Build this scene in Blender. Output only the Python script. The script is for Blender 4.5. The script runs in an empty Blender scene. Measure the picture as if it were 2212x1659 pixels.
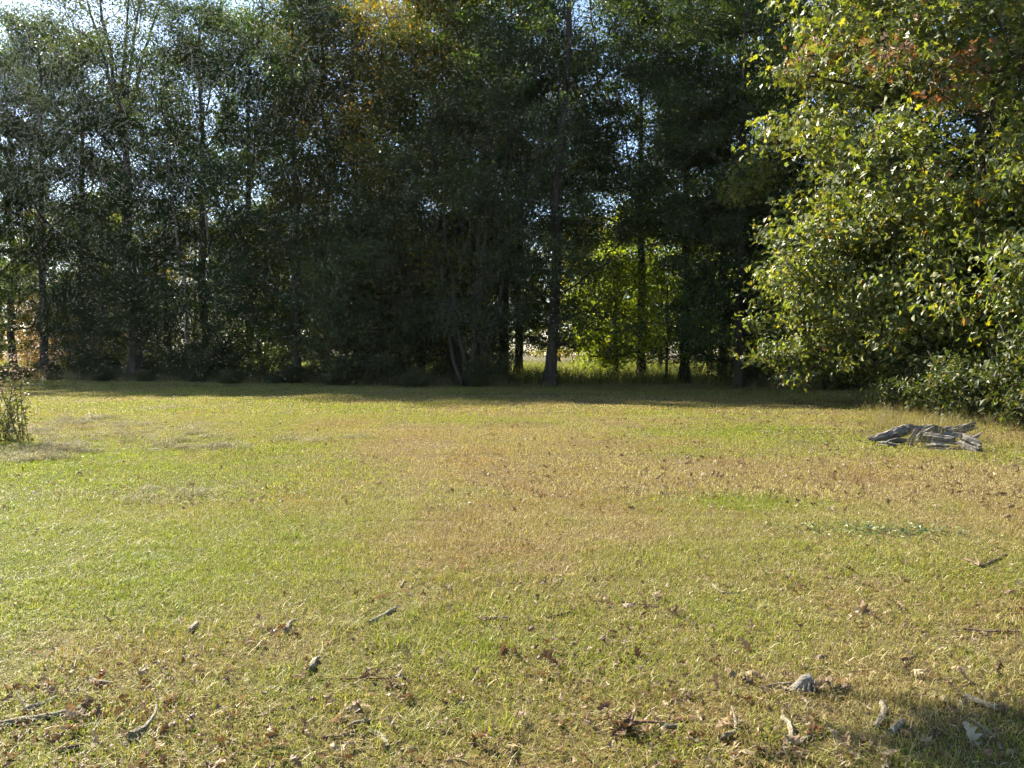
import bpy, math, random
import numpy as np
from mathutils import Vector, Matrix, Euler, noise as mnoise

sc = bpy.context.scene
COL = sc.collection
R = math.radians

# ------------------------------------------------------------------ camera, sky, sun, exposure
CAM_H, PITCH, FPX = 1.65, R(2.22), 1661.0          # eye height, tilt down, focal length in pixels of a 2212 px wide picture
cam_d = bpy.data.cameras.new('camera'); cam_d.sensor_width = 36.0
cam_d.lens = 36.0 * FPX / 2212.0
cam_d.clip_start = 0.05; cam_d.clip_end = 3000.0
cam = bpy.data.objects.new('camera', cam_d); COL.objects.link(cam)
cam.location = (0, 0, CAM_H); cam.rotation_euler = (R(90) - PITCH, 0, 0)
sc.camera = cam

SUN_AZ, SUN_EL = R(-47.0), R(38.5)                 # azimuth from +Y towards +X (the sun stands high, ahead and left)
w = bpy.data.worlds.new('World'); sc.world = w; w.use_nodes = True
nt = w.node_tree
bg = nt.nodes['Background']
sky = nt.nodes.new('ShaderNodeTexSky'); sky.sky_type = 'NISHITA'; sky.sun_disc = False
sky.sun_elevation = SUN_EL; sky.sun_rotation = SUN_AZ
sky.air_density = 1.0; sky.dust_density = 0.4; sky.ozone_density = 1.0
nt.links.new(sky.outputs[0], bg.inputs[0]); bg.inputs[1].default_value = 0.068
sun_d = bpy.data.lights.new('sun', 'SUN'); sun_d.energy = 5.0; sun_d.angle = R(0.53); sun_d.color = (1.0, 0.91, 0.74)
sun = bpy.data.objects.new('sun', sun_d); COL.objects.link(sun)
sdir = Vector((math.sin(SUN_AZ) * math.cos(SUN_EL), math.cos(SUN_AZ) * math.cos(SUN_EL), math.sin(SUN_EL)))
sun.rotation_euler = sdir.to_track_quat('Z', 'Y').to_euler(); sun.location = sdir * 60
vs = sc.view_settings
vs.view_transform = 'Standard'; vs.look = 'None'; vs.exposure = 1.98; vs.gamma = 1.0; vs.use_curve_mapping = False
cy = sc.cycles
cy.max_bounces = 4; cy.diffuse_bounces = 2; cy.glossy_bounces = 1; cy.transmission_bounces = 3; cy.transparent_max_bounces = 4
cy.sample_clamp_indirect = 4.0; cy.use_denoising = True; cy.denoiser = 'OPENIMAGEDENOISE'; cy.denoising_input_passes = 'RGB_ALBEDO_NORMAL'; cy.denoising_prefilter = 'NONE'; cy.caustics_reflective = False; cy.caustics_refractive = False
cy.use_adaptive_sampling = True; cy.adaptive_threshold = 0.05; cy.adaptive_min_samples = 16; cy.use_light_tree = False

# ------------------------------------------------------------------ helpers
def gp(px, py, z=0.0):
    """point on the lawn that the photograph shows at (px, py) of its 2212 x 1659 view"""
    dx, dz = (px - 1106.0) / FPX, -(py - 829.5) / FPX
    d = Vector((dx, math.cos(PITCH) + dz * math.sin(PITCH), -math.sin(PITCH) + dz * math.cos(PITCH)))
    t = (z - CAM_H) / d.z
    return Vector((d.x * t, d.y * t, z))

def base_at(px, D):
    return Vector(((px - 1106.0) / FPX * D, D, 0.0))

def tag(o, label=None, cat=None, group=None, kind=None):
    if label: o['label'] = label
    if cat: o['category'] = cat
    if group: o['group'] = group
    if kind: o['kind'] = kind
    return o

def link(name, me, mat=None, parent=None):
    o = bpy.data.objects.new(name, me); COL.objects.link(o)
    if mat is not None and not len(me.materials): me.materials.append(mat)
    if parent is not None: o.parent = parent
    return o

def empty(name, loc, rz=0.0):
    o = bpy.data.objects.new(name, None); COL.objects.link(o)
    o.location = loc; o.rotation_euler = (0, 0, rz); o.empty_display_size = 0.3
    return o

def mesh_np(name, V, idx, totals, rnd=None, smooth=False):
    me = bpy.data.meshes.new(name)
    V = np.ascontiguousarray(V, dtype=np.float32); idx = np.ascontiguousarray(idx, dtype=np.int32)
    totals = np.ascontiguousarray(totals, dtype=np.int32)
    me.vertices.add(len(V)); me.vertices.foreach_set('co', V.ravel())
    me.loops.add(len(idx)); me.loops.foreach_set('vertex_index', idx)
    me.polygons.add(len(totals))
    starts = np.concatenate(([0], np.cumsum(totals)[:-1])).astype(np.int32)
    me.polygons.foreach_set('loop_start', starts)
    me.polygons.foreach_set('use_smooth', np.full(len(totals), smooth, dtype=bool))
    if rnd is not None:
        a = me.attributes.new('rnd', 'FLOAT', 'POINT'); a.data.foreach_set('value', np.ascontiguousarray(rnd, dtype=np.float32))
    me.update(calc_edges=True)
    return me

def norm(a):
    return a / np.maximum(np.linalg.norm(a, axis=-1, keepdims=True), 1e-9)

# --- leaf templates: (verts n x 3 in [side, along, normal] units of leaf length, list of faces)
def ribbon(stations, bend=0.0, fold=0.0):
    V = []; F = []
    for (y, hw, dy) in stations:
        z = -bend * y * y
        if hw <= 0.001: V.append([(0, y, z)])
        else: V.append([(-hw, y + dy, z + fold * hw), (hw, y + dy, z + fold * hw)])
    flat = []; ids = []
    for s in V:
        ids.append([len(flat) + k for k in range(len(s))]); flat += s
    for a, b in zip(ids[:-1], ids[1:]):
        if len(a) == 2 and len(b) == 2: F.append((a[0], a[1], b[1], b[0]))
        elif len(a) == 2: F.append((a[0], a[1], b[0]))
        elif len(b) == 2: F.append((a[0], b[1], b[0]))
    return np.array(flat, dtype=np.float64), F
KITE = (np.array([(0, 0, 0), (0.30, 0.42, 0.07), (0, 1.0, -0.10), (-0.30, 0.42, 0.07)], dtype=np.float64), [(0, 1, 2), (0, 2, 3)])
OVAL = (np.array([(0, 0, 0), (0.20, 0.30, 0.06), (0.22, 0.62, 0.04), (0, 1.0, -0.16), (-0.22, 0.62, 0.04), (-0.20, 0.30, 0.06), (0, 0.45, 0.0)], dtype=np.float64),
        [(0, 1, 6), (1, 2, 6), (2, 3, 6), (3, 4, 6), (4, 5, 6), (5, 0, 6)])
OAK = ribbon([(0, 0, 0), (0.16, 0.05, 0), (0.26, 0.27, 0.06), (0.36, 0.07, 0), (0.52, 0.40, 0.10), (0.64, 0.09, 0), (0.78, 0.28, 0.10), (0.84, 0.08, 0), (1.0, 0, 0)], bend=0.15, fold=0.2)

OAK_T = ribbon([(0, 0, 0), (0.26, 0.30, 0.05), (0.38, 0.08, 0), (0.58, 0.44, 0.08), (0.70, 0.10, 0), (1.0, 0, 0)], bend=0.15, fold=0.2)

def leaves_arrays(P, D, N, S, tmpl, rng):
    TV, TF = tmpl
    n = len(P); m = len(TV)
    D = norm(D); side = norm(np.cross(D, N)); N2 = np.cross(side, D)
    S = S[:, None]
    V = (P[:, None, :] + (S * TV[None, :, 0])[..., None] * side[:, None, :]
         + (S * TV[None, :, 1])[..., None] * D[:, None, :] + (S * TV[None, :, 2])[..., None] * N2[:, None, :]).reshape(-1, 3)
    f = np.concatenate([np.array(x) for x in TF]); tot = np.array([len(x) for x in TF])
    idx = (f[None, :] + (np.arange(n) * m)[:, None]).ravel()
    rnd = np.repeat(rng.random(n), m)
    return V, idx, np.tile(tot, n), rnd

def merge(parts):
    Vs, Is, Ts, Rs = [], [], [], []; off = 0
    for V, I, T, Rn in parts:
        Vs.append(V); Is.append(np.asarray(I) + off); Ts.append(T); Rs.append(Rn); off += len(V)
    return np.concatenate(Vs), np.concatenate(Is), np.concatenate(Ts), np.concatenate(Rs)

def edges_tubes(p0, p1, r0, r1, k, rng):
    """frustums for many branch pieces at once"""
    n = len(p0); d = norm(p1 - p0)
    up = np.where(np.abs(d[:, 2:3]) > 0.9, np.array([[1.0, 0, 0]]), np.array([[0, 0, 1.0]]))
    u = norm(np.cross(d, up)); v = np.cross(d, u)
    a = np.linspace(0, 2 * np.pi, k, endpoint=False)
    ring = np.cos(a)[None, :, None] * u[:, None, :] + np.sin(a)[None, :, None] * v[:, None, :]
    V = np.concatenate([p0[:, None, :] + ring * r0[:, None, None], p1[:, None, :] + d[:, None, :] * (0.4 * r1)[:, None, None] + ring * r1[:, None, None]], axis=1).reshape(-1, 3)
    q = np.array([(i, (i + 1) % k, k + (i + 1) % k, k + i) for i in range(k)]).ravel()
    idx = (q[None, :] + (np.arange(n) * 2 * k)[:, None]).ravel()
    return V, idx, np.full(n * k, 4), np.repeat(rng.random(n), 2 * k)

def rough_tube(pts, rad, k, seed, ridge=0.12, bump=0.15, jag=0.0, flare=0.0, cap=True, flat=1.0):
    """one continuous irregular limb: knobbly, with lengthwise ridges and broken ends"""
    rng = np.random.default_rng(seed)
    pts = np.array(pts, dtype=np.float64); rad = np.array(rad, dtype=np.float64); n = len(pts)
    d = norm(np.gradient(pts, axis=0))
    ref = np.array([0, 0, 1.0]) if abs(d[0][2]) < 0.8 else np.array([0, 1.0, 0])
    a = np.linspace(0, 2 * np.pi, k, endpoint=False)
    ph = rng.random(k) - 0.5
    V = []
    for i in range(n):
        u = norm(np.cross(d[i], ref)); v = np.cross(u, d[i])
        rr = rad[i] * (1 + ridge * 2 * ph + bump * (rng.random(k) - 0.5))
        if flare and i < 3: rr = rr * (1 + flare * (1.0, 0.42, 0.12)[i] * (0.8 + 0.5 * np.sin(a * 4 + seed)))
        c = pts[i] + np.zeros((k, 3))
        if jag and i in (0, n - 1):
            s = -1 if i == 0 else 1
            c = c + d[i] * (s * jag * rad[i] * (rng.random(k) - 0.2))[:, None]
        V.append(c + (np.cos(a) * rr)[:, None] * u + (np.sin(a) * rr * flat)[:, None] * v)
    V = np.concatenate(V)
    F = []
    for i in range(n - 1):
        for j in range(k):
            F.append((i * k + j, i * k + (j + 1) % k, (i + 1) * k + (j + 1) % k, (i + 1) * k + j))
    if cap:
        c0 = len(V); V = np.concatenate([V, [pts[0] + d[0] * rad[0] * 0.15], [pts[-1] - d[-1] * rad[-1] * 0.15]])
        for j in range(k):
            F.append((c0, (j + 1) % k, j)); F.append((c0 + 1, (n - 1) * k + j, (n - 1) * k + (j + 1) % k))
    idx = np.concatenate([np.array(f) for f in F]); tot = np.array([len(f) for f in F])
    return V, idx, tot, np.repeat(rng.random(1), len(V))

def resample(poly, step, jit, rng):
    poly = np.array(poly, dtype=np.float64); out = []
    seg = np.linalg.norm(np.diff(poly[:, :3], axis=0), axis=1); cum = np.concatenate(([0], np.cumsum(seg)))
    n = max(2, int(cum[-1] / step) + 1)
    for s in np.linspace(0, cum[-1], n):
        out.append([np.interp(s, cum, poly[:, c]) for c in range(poly.shape[1])])
    out = np.array(out)
    if jit and n > 2: out[1:-1, :3] += rng.normal(0, jit, (n - 2, 3)) * np.array([1, 1, 0.2])
    return out

# ------------------------------------------------------------------ materials
def newmat(name):
    m = bpy.data.materials.new(name); m.use_nodes = True
    t = m.node_tree; t.nodes.clear()
    out = t.nodes.new('ShaderNodeOutputMaterial')
    return m, t, out

def nd(t, typ, **kw):
    n = t.nodes.new(typ)
    for k, v in kw.items(): setattr(n, k, v)
    return n

def ramp(t, fac, stops, interp='LINEAR'):
    r = nd(t, 'ShaderNodeValToRGB'); e = r.color_ramp.elements; r.color_ramp.interpolation = interp
    while len(e) < len(stops): e.new(0.5)
    for x, (p, c) in zip(e, stops): x.position = p; x.color = (*c, 1)
    if fac is not None: t.links.new(fac, r.inputs[0])
    return r.outputs[0]

def mth(t, op, a, b=None, clamp=False):
    n = nd(t, 'ShaderNodeMath', operation=op); n.use_clamp = clamp
    for i, x in enumerate((a, b)):
        if x is None: continue
        if isinstance(x, (int, float)): n.inputs[i].default_value = x
        else: t.links.new(x, n.inputs[i])
    return n.outputs[0]

def mixc(t, fac, a, b, blend='MIX'):
    n = nd(t, 'ShaderNodeMix', data_type='RGBA', blend_type=blend)
    for s, x in ((0, fac), (6, a), (7, b)):
        if isinstance(x, (int, float)): n.inputs[s].default_value = x
        elif isinstance(x, tuple): n.inputs[s].default_value = (*x, 1)
        else: t.links.new(x, n.inputs[s])
    return n.outputs[2]

def leaf_material(name, stops, trans=0.45, gain=(1.7, 1.6, 0.6), rough=0.42, spec=0.5, vary=0.25, per_object=False, tint=False):
    m, t, out = newmat(name)
    at = nd(t, 'ShaderNodeAttribute', attribute_name='rnd')
    oi = nd(t, 'ShaderNodeObjectInfo')
    col = ramp(t, oi.outputs['Random'] if per_object else at.outputs['Fac'], stops)
    tc = nd(t, 'ShaderNodeNewGeometry')
    nz = nd(t, 'ShaderNodeTexNoise'); nz.inputs['Scale'].default_value = 0.8; nz.inputs['Detail'].default_value = 2.0
    t.links.new(tc.outputs['Position'], nz.inputs['Vector'])
    v = mth(t, 'MULTIPLY_ADD', nz.outputs['Fac'], vary * 4); 
    t.nodes[-1].inputs[2].default_value = 1.0 - vary * 2
    col = mixc(t, 1.0, col, v, 'MULTIPLY')
    if tint:
        col = mixc(t, 1.0, col, ramp(t, oi.outputs['Random'], [(0.0, (0.70, 0.78, 0.85)), (0.35, (0.95, 1.0, 1.0)), (0.7, (1.15, 1.15, 0.9)), (1.0, (1.5, 1.35, 0.95))]), 'MULTIPLY')
    p = nd(t, 'ShaderNodeBsdfPrincipled'); t.links.new(col, p.inputs['Base Color'])
    p.inputs['Roughness'].default_value = rough; p.inputs['Specular IOR Level'].default_value = spec
    tr = nd(t, 'ShaderNodeBsdfTranslucent'); t.links.new(mixc(t, 1.0, col, gain, 'MULTIPLY'), tr.inputs['Color'])
    mx = nd(t, 'ShaderNodeMixShader'); mx.inputs[0].default_value = trans
    t.links.new(p.outputs[0], mx.inputs[1]); t.links.new(tr.outputs[0], mx.inputs[2]); t.links.new(mx.outputs[0], out.inputs[0])
    return m

def bark_material(name, dark, light, scale=6.0, stretch=0.15, rough=0.9, bump=0.6, axis='Z'):
    m, t, out = newmat(name)
    tc = nd(t, 'ShaderNodeTexCoord'); mp = nd(t, 'ShaderNodeMapping')
    s = {'Z': (1, 1, stretch), 'X': (stretch, 1, 1), 'N': (1, 1, 1)}[axis]
    mp.inputs['Scale'].default_value = s
    t.links.new(tc.outputs['Object'], mp.inputs['Vector'])
    nz = nd(t, 'ShaderNodeTexNoise'); nz.inputs['Scale'].default_value = scale; nz.inputs['Detail'].default_value = 6.0; nz.inputs['Roughness'].default_value = 0.65
    t.links.new(mp.outputs[0], nz.inputs['Vector'])
    n2 = nd(t, 'ShaderNodeTexNoise'); n2.inputs['Scale'].default_value = scale * 0.23; n2.inputs['Detail'].default_value = 3.0
    t.links.new(tc.outputs['Object'], n2.inputs['Vector'])
    f = mth(t, 'MULTIPLY_ADD', nz.outputs['Fac'], 0.8); t.links.new(mth(t, 'MULTIPLY', n2.outputs['Fac'], 0.4), t.nodes[-2].inputs[2])
    col = ramp(t, f, [(0.38, dark), (0.72, light)])
    p = nd(t, 'ShaderNodeBsdfPrincipled'); t.links.new(col, p.inputs['Base Color']); p.inputs['Roughness'].default_value = rough
    p.inputs['Specular IOR Level'].default_value = 0.2
    b = nd(t, 'ShaderNodeBump'); b.inputs['Strength'].default_value = bump; b.inputs['Distance'].default_value = 0.03
    t.links.new(nz.outputs['Fac'], b.inputs['Height']); t.links.new(b.outputs[0], p.inputs['Normal'])
    t.links.new(p.outputs[0], out.inputs[0])
    return m

def dryness(t):
    """how dry the lawn is at a place (0 green .. 1 straw): patches of the lawn itself, in world metres"""
    g = nd(t, 'ShaderNodeNewGeometry'); pos = g.outputs['Position']
    def nz(scale, detail=3.0, off=0.0):
        n = nd(t, 'ShaderNodeTexNoise'); n.inputs['Scale'].default_value = scale; n.inputs['Detail'].default_value = detail
        mp = nd(t, 'ShaderNodeMapping'); mp.inputs['Location'].default_value = (off, off * 0.7, 0); mp.inputs['Scale'].default_value = (1, 1, 0)
        t.links.new(pos, mp.inputs['Vector']); t.links.new(mp.outputs[0], n.inputs['Vector'])
        return n.outputs['Fac']
    acc = mth(t, 'MULTIPLY_ADD', nz(0.30, 4.0), 1.8); t.nodes[-1].inputs[2].default_value = -0.76
    def lastadd(node_out, add): pass
    acc = mth(t, 'ADD', acc, mth(t, 'MULTIPLY_ADD', nz(1.6, 3.0, 13.0), 1.0)); 
    acc = mth(t, 'ADD', acc, mth(t, 'MULTIPLY', nz(7.0, 3.0, 29.0), 0.5))
    acc = mth(t, 'SUBTRACT', acc, 0.75)
    blobs = [(-8.0, 10.0, 6.0, 5.5, -0.75), (-3.4, 6.0, 2.2, 2.0, -0.40), (2.4, 10.4, 5.5, 1.7, 0.55), (0.2, 7.4, 2.0, 1.3, 0.45), (7.0, 10.0, 3.4, 2.2, 0.60),
             (2.6, 8.6, 1.0, 0.6, -0.45), (5.0, 15.5, 4.0, 2.6, -0.40), (0.5, 4.6, 1.6, 0.9, -0.26), (2.9, 4.3, 1.5, 1.6, 0.22), (-9.0, 24.0, 9.0, 5.0, -0.30),
             (-0.5, 14.5, 4.2, 4.0, 0.50), (6.0, 7.0, 2.0, 2.0, 0.15), (-3.6, 13.0, 1.6, 1.6, -0.22), (3.0, 27.0, 14.0, 5.0, 0.30), (-2.0, 3.2, 1.0, 0.7, -0.15)]
    for cx, cyy, rx, ry, wt in blobs:
        mp = nd(t, 'ShaderNodeMapping'); mp.vector_type = 'POINT'
        mp.inputs['Location'].default_value = (-cx / rx, -cyy / ry, 0); mp.inputs['Scale'].default_value = (1 / rx, 1 / ry, 0)
        t.links.new(pos, mp.inputs['Vector'])
        ln = nd(t, 'ShaderNodeVectorMath', operation='LENGTH'); t.links.new(mp.outputs[0], ln.inputs[0])
        mr = nd(t, 'ShaderNodeMapRange', interpolation_type='SMOOTHSTEP'); mr.inputs['From Min'].default_value = 0.25; mr.inputs['From Max'].default_value = 1.35
        mr.inputs['To Min'].default_value = wt; mr.inputs['To Max'].default_value = 0.0
        t.links.new(ln.outputs['Value'], mr.inputs['Value'])
        acc = mth(t, 'ADD', acc, mr.outputs[0])
    return acc, nz

def grass_material(name, green, straw, trans=0.4, bias=0.0, soft=0.12):
    m, t, out = newmat(name)
    dry, nz = dryness(t)
    at = nd(t, 'ShaderNodeAttribute', attribute_name='rnd'); r = at.outputs['Fac']
    pick = nd(t, 'ShaderNodeMapRange'); pick.inputs['From Min'].default_value = -soft; pick.inputs['From Max'].default_value = soft
    frac = mth(t, 'FRACT', mth(t, 'MULTIPLY', r, 17.31))
    t.links.new(mth(t, 'ADD', mth(t, 'SUBTRACT', dry, r), bias), pick.inputs['Value'])
    red = ramp(t, nz(0.55, 2.0, 41.0), [(0.50, (0, 0, 0)), (0.66, (1, 1, 1))])
    s = ramp(t, frac, straw)
    s = mixc(t, mth(t, 'MULTIPLY', red, 0.42), s, (0.24, 0.135, 0.06))
    col = mixc(t, pick.outputs[0], ramp(t, frac, green), s)
    p = nd(t, 'ShaderNodeBsdfPrincipled'); t.links.new(col, p.inputs['Base Color']); p.inputs['Roughness'].default_value = 0.5; p.inputs['Specular IOR Level'].default_value = 0.35
    tr = nd(t, 'ShaderNodeBsdfTranslucent'); t.links.new(mixc(t, 1.0, col, (1.3, 1.3, 0.75), 'MULTIPLY'), tr.inputs['Color'])
    mx = nd(t, 'ShaderNodeMixShader'); mx.inputs[0].default_value = trans
    t.links.new(p.outputs[0], mx.inputs[1]); t.links.new(tr.outputs[0], mx.inputs[2]); t.links.new(mx.outputs[0], out.inputs[0])
    return m

GREEN = [(0.0, (0.10, 0.145, 0.013)), (0.5, (0.205, 0.25, 0.019)), (1.0, (0.33, 0.345, 0.034))]
STRAW = [(0.0, (0.15, 0.118, 0.05)), (0.5, (0.28, 0.230, 0.095)), (1.0, (0.42, 0.36, 0.17))]
M_GRASS = grass_material('lawn_grass', GREEN, STRAW)
M_TUFT = grass_material('tuft_grass', [(0.0, (0.10, 0.145, 0.018)), (1.0, (0.26, 0.29, 0.035))], STRAW, bias=-0.30)
M_STRAW = leaf_material('dead_straw', [(0.0, (0.20, 0.16, 0.08)), (0.5, (0.36, 0.31, 0.17)), (1.0, (0.55, 0.50, 0.32))], 0.25, (1.1, 1.0, 0.8), 0.55, 0.35)
M_TALL = leaf_material('tall_grass', [(0.0, (0.16, 0.13, 0.06)), (0.4, (0.24, 0.20, 0.09)), (0.7, (0.13, 0.15, 0.04)), (1.0, (0.36, 0.29, 0.15))], 0.4, (1.2, 1.1, 0.7), 0.6, 0.3)
M_MEADOW = leaf_material('meadow_grass', [(0.0, (0.10, 0.14, 0.03)), (0.6, (0.20, 0.22, 0.06)), (1.0, (0.34, 0.28, 0.12))], 0.45, (1.3, 1.3, 0.6), 0.6, 0.3)
M_CLIP = leaf_material('dried_clippings', [(0.0, (0.13, 0.125, 0.06)), (0.5, (0.24, 0.225, 0.12)), (1.0, (0.44, 0.41, 0.26))], 0.3, (1.1, 1.0, 0.8), 0.7, 0.2)
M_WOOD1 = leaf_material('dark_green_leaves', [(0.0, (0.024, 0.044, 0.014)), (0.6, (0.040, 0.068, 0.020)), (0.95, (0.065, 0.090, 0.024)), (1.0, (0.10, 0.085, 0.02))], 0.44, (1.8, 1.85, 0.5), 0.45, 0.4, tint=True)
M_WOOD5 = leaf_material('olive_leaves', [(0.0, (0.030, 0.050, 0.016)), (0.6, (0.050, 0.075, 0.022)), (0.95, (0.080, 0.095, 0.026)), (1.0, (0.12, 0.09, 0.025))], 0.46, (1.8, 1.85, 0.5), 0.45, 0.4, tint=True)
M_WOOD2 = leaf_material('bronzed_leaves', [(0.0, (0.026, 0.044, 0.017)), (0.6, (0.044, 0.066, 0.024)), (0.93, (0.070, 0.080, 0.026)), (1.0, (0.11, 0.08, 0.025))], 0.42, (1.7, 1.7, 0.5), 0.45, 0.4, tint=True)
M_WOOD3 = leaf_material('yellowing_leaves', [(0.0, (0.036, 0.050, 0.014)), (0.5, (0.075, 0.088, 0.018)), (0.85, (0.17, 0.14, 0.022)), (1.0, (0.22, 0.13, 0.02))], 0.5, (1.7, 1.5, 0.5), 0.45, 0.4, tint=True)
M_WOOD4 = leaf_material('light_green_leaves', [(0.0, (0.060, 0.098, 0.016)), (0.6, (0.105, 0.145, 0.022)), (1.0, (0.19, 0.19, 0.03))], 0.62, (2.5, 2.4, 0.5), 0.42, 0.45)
M_GOLD = leaf_material('golden_leaves', [(0.0, (0.12, 0.11, 0.025)), (0.5, (0.24, 0.18, 0.035)), (0.85, (0.28, 0.15, 0.04)), (1.0, (0.20, 0.09, 0.03))], 0.5, (1.5, 1.3, 0.5), 0.5, 0.3)
M_FAR = leaf_material('far_leaves', [(0.0, (0.05, 0.075, 0.02)), (0.5, (0.11, 0.125, 0.03)), (0.8, (0.19, 0.15, 0.035)), (1.0, (0.24, 0.15, 0.04))], 0.60, (1.9, 1.8, 0.5), 0.5, 0.3, tint=True)
M_OAK = leaf_material('oak_leaves', [(0.0, (0.055, 0.082, 0.024)), (0.5, (0.108, 0.140, 0.034)), (0.90, (0.175, 0.185, 0.038)), (0.985, (0.17, 0.16, 0.03)), (1.0, (0.24, 0.10, 0.03))], 0.50, (1.9, 1.8, 0.5), 0.46, 0.65)
M_BROAD = leaf_material('broad_leaves', [(0.0, (0.055, 0.084, 0.028)), (0.5, (0.104, 0.136, 0.040)), (0.9, (0.175, 0.185, 0.042)), (0.985, (0.22, 0.19, 0.03)), (1.0, (0.30, 0.13, 0.03))], 0.48, (1.9, 1.8, 0.5), 0.46, 0.65)
M_RUST = leaf_material('rust_leaves', [(0.0, (0.13, 0.10, 0.03)), (0.4, (0.20, 0.10, 0.04)), (0.8, (0.24, 0.11, 0.05)), (1.0, (0.12, 0.13, 0.04))], 0.4, (1.4, 1.1, 0.6), 0.5, 0.4)
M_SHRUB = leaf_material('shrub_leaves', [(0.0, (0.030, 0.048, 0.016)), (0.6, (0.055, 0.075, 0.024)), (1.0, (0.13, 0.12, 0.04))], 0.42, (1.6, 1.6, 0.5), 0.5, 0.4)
M_BARK = bark_material('dark_bark', (0.020, 0.017, 0.013), (0.075, 0.065, 0.052), 7.0)
M_PALE = bark_material('pale_bark', (0.11, 0.10, 0.085), (0.36, 0.33, 0.28), 4.0, 1.0)
M_GREY = bark_material('weathered_wood', (0.012, 0.010, 0.008), (0.22, 0.20, 0.17), 16.0, 0.14, axis='X', bump=1.0)
M_STICK = bark_material('lichen_stick', (0.085, 0.066, 0.042), (0.29, 0.26, 0.19), 40.0, 1.0, axis='N')
M_TWIG = bark_material('brown_twig', (0.05, 0.034, 0.022), (0.19, 0.135, 0.09), 40.0, 1.0, axis='N')
M_BARKRED = bark_material('red_bark', (0.045, 0.024, 0.015), (0.20, 0.115, 0.065), 30.0, 0.3, axis='X')
M_SLAB = bark_material('grey_bark_slab', (0.085, 0.075, 0.062), (0.29, 0.265, 0.225), 38.0, 0.4, axis='X', bump=0.9)
M_LITTER = leaf_material('dry_leaf', [(0.0, (0.09, 0.058, 0.03)), (0.35, (0.15, 0.10, 0.055)), (0.7, (0.24, 0.175, 0.10)), (1.0, (0.36, 0.29, 0.18))], 0.22, (1.2, 0.9, 0.6), 0.55, 0.35, per_object=True)
M_REDLEAF = leaf_material('red_leaf', [(0.0, (0.17, 0.055, 0.028)), (1.0, (0.21, 0.07, 0.035))], 0.3, (1.3, 0.9, 0.6), 0.5, 0.4)
M_PALELEAF = leaf_material('pale_leaf', [(0.0, (0.34, 0.29, 0.20)), (1.0, (0.42, 0.37, 0.27))], 0.25, (1.1, 1.0, 0.9), 0.6, 0.3, 0.1)
M_CLOVER = leaf_material('clover_leaves', [(0.0, (0.06, 0.095, 0.035)), (0.7, (0.13, 0.17, 0.065)), (1.0, (0.26, 0.25, 0.11))], 0.3, (1.3, 1.4, 0.7), 0.45, 0.5)
M_WEED = leaf_material('weed_leaves', [(0.0, (0.06, 0.075, 0.03)), (0.6, (0.11, 0.125, 0.05)), (1.0, (0.2, 0.18, 0.09))], 0.35, (1.4, 1.4, 0.6), 0.5, 0.4)
M_BROWNSEED = leaf_material('dry_seed_heads', [(0.0, (0.16, 0.11, 0.08)), (0.6, (0.30, 0.23, 0.18)), (1.0, (0.52, 0.46, 0.40))], 0.3, (1.1, 1.0, 0.8), 0.7, 0.2)

# ------------------------------------------------------------------ the ground
def hz(x, y):
    return 0.05 * mnoise.noise(Vector((x * 0.12, y * 0.12, 3.1))) + 0.02 * mnoise.noise(Vector((x * 0.6, y * 0.6, 7.7)))

def make_ground():
    xs = np.concatenate([np.linspace(-900, -70, 14), np.linspace(-60, -16, 24), np.linspace(-15, 15, 76), np.linspace(16, 60, 24), np.linspace(70, 900, 14)])
    ys = np.concatenate([np.linspace(-300, -12, 10), np.linspace(-10, 0, 8), np.linspace(0.4, 24, 70), np.linspace(25, 100, 40), np.linspace(110, 1500, 18)])
    V = np.array([(x, y, hz(x, y)) for y in ys for x in xs]); nx = len(xs)
    F = np.array([(j * nx + i, j * nx + i + 1, (j + 1) * nx + i + 1, (j + 1) * nx + i) for j in range(len(ys) - 1) for i in range(nx - 1)])
    me = mesh_np('ground', V, F.ravel(), np.full(len(F), 4), smooth=True)
    m, t, out = newmat('lawn_soil')
    dry, nz = dryness(t)
    fine = nz(38.0, 4.0, 5.0)
    a = ramp(t, fine, [(0.3, (0.030, 0.034, 0.010)), (0.7, (0.10, 0.105, 0.024))])
    b = ramp(t, fine, [(0.3, (0.045, 0.032, 0.016)), (0.7, (0.17, 0.125, 0.06))])
    col = mixc(t, mth(t, 'MULTIPLY', dry, 1.0, True), a, b)
    p = nd(t, 'ShaderNodeBsdfPrincipled'); t.links.new(col, p.inputs['Base Color']); p.inputs['Roughness'].default_value = 0.95; p.inputs['Specular IOR Level'].default_value = 0.1
    bp = nd(t, 'ShaderNodeBump'); bp.inputs['Strength'].default_value = 0.7; bp.inputs['Distance'].default_value = 0.03
    t.links.new(fine, bp.inputs['Height']); t.links.new(bp.outputs[0], p.inputs['Normal']); t.links.new(p.outputs[0], out.inputs[0])
    return tag(link('ground', me, m), 'mown lawn with green and straw brown patches', 'lawn', kind='structure')
make_ground()

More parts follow.
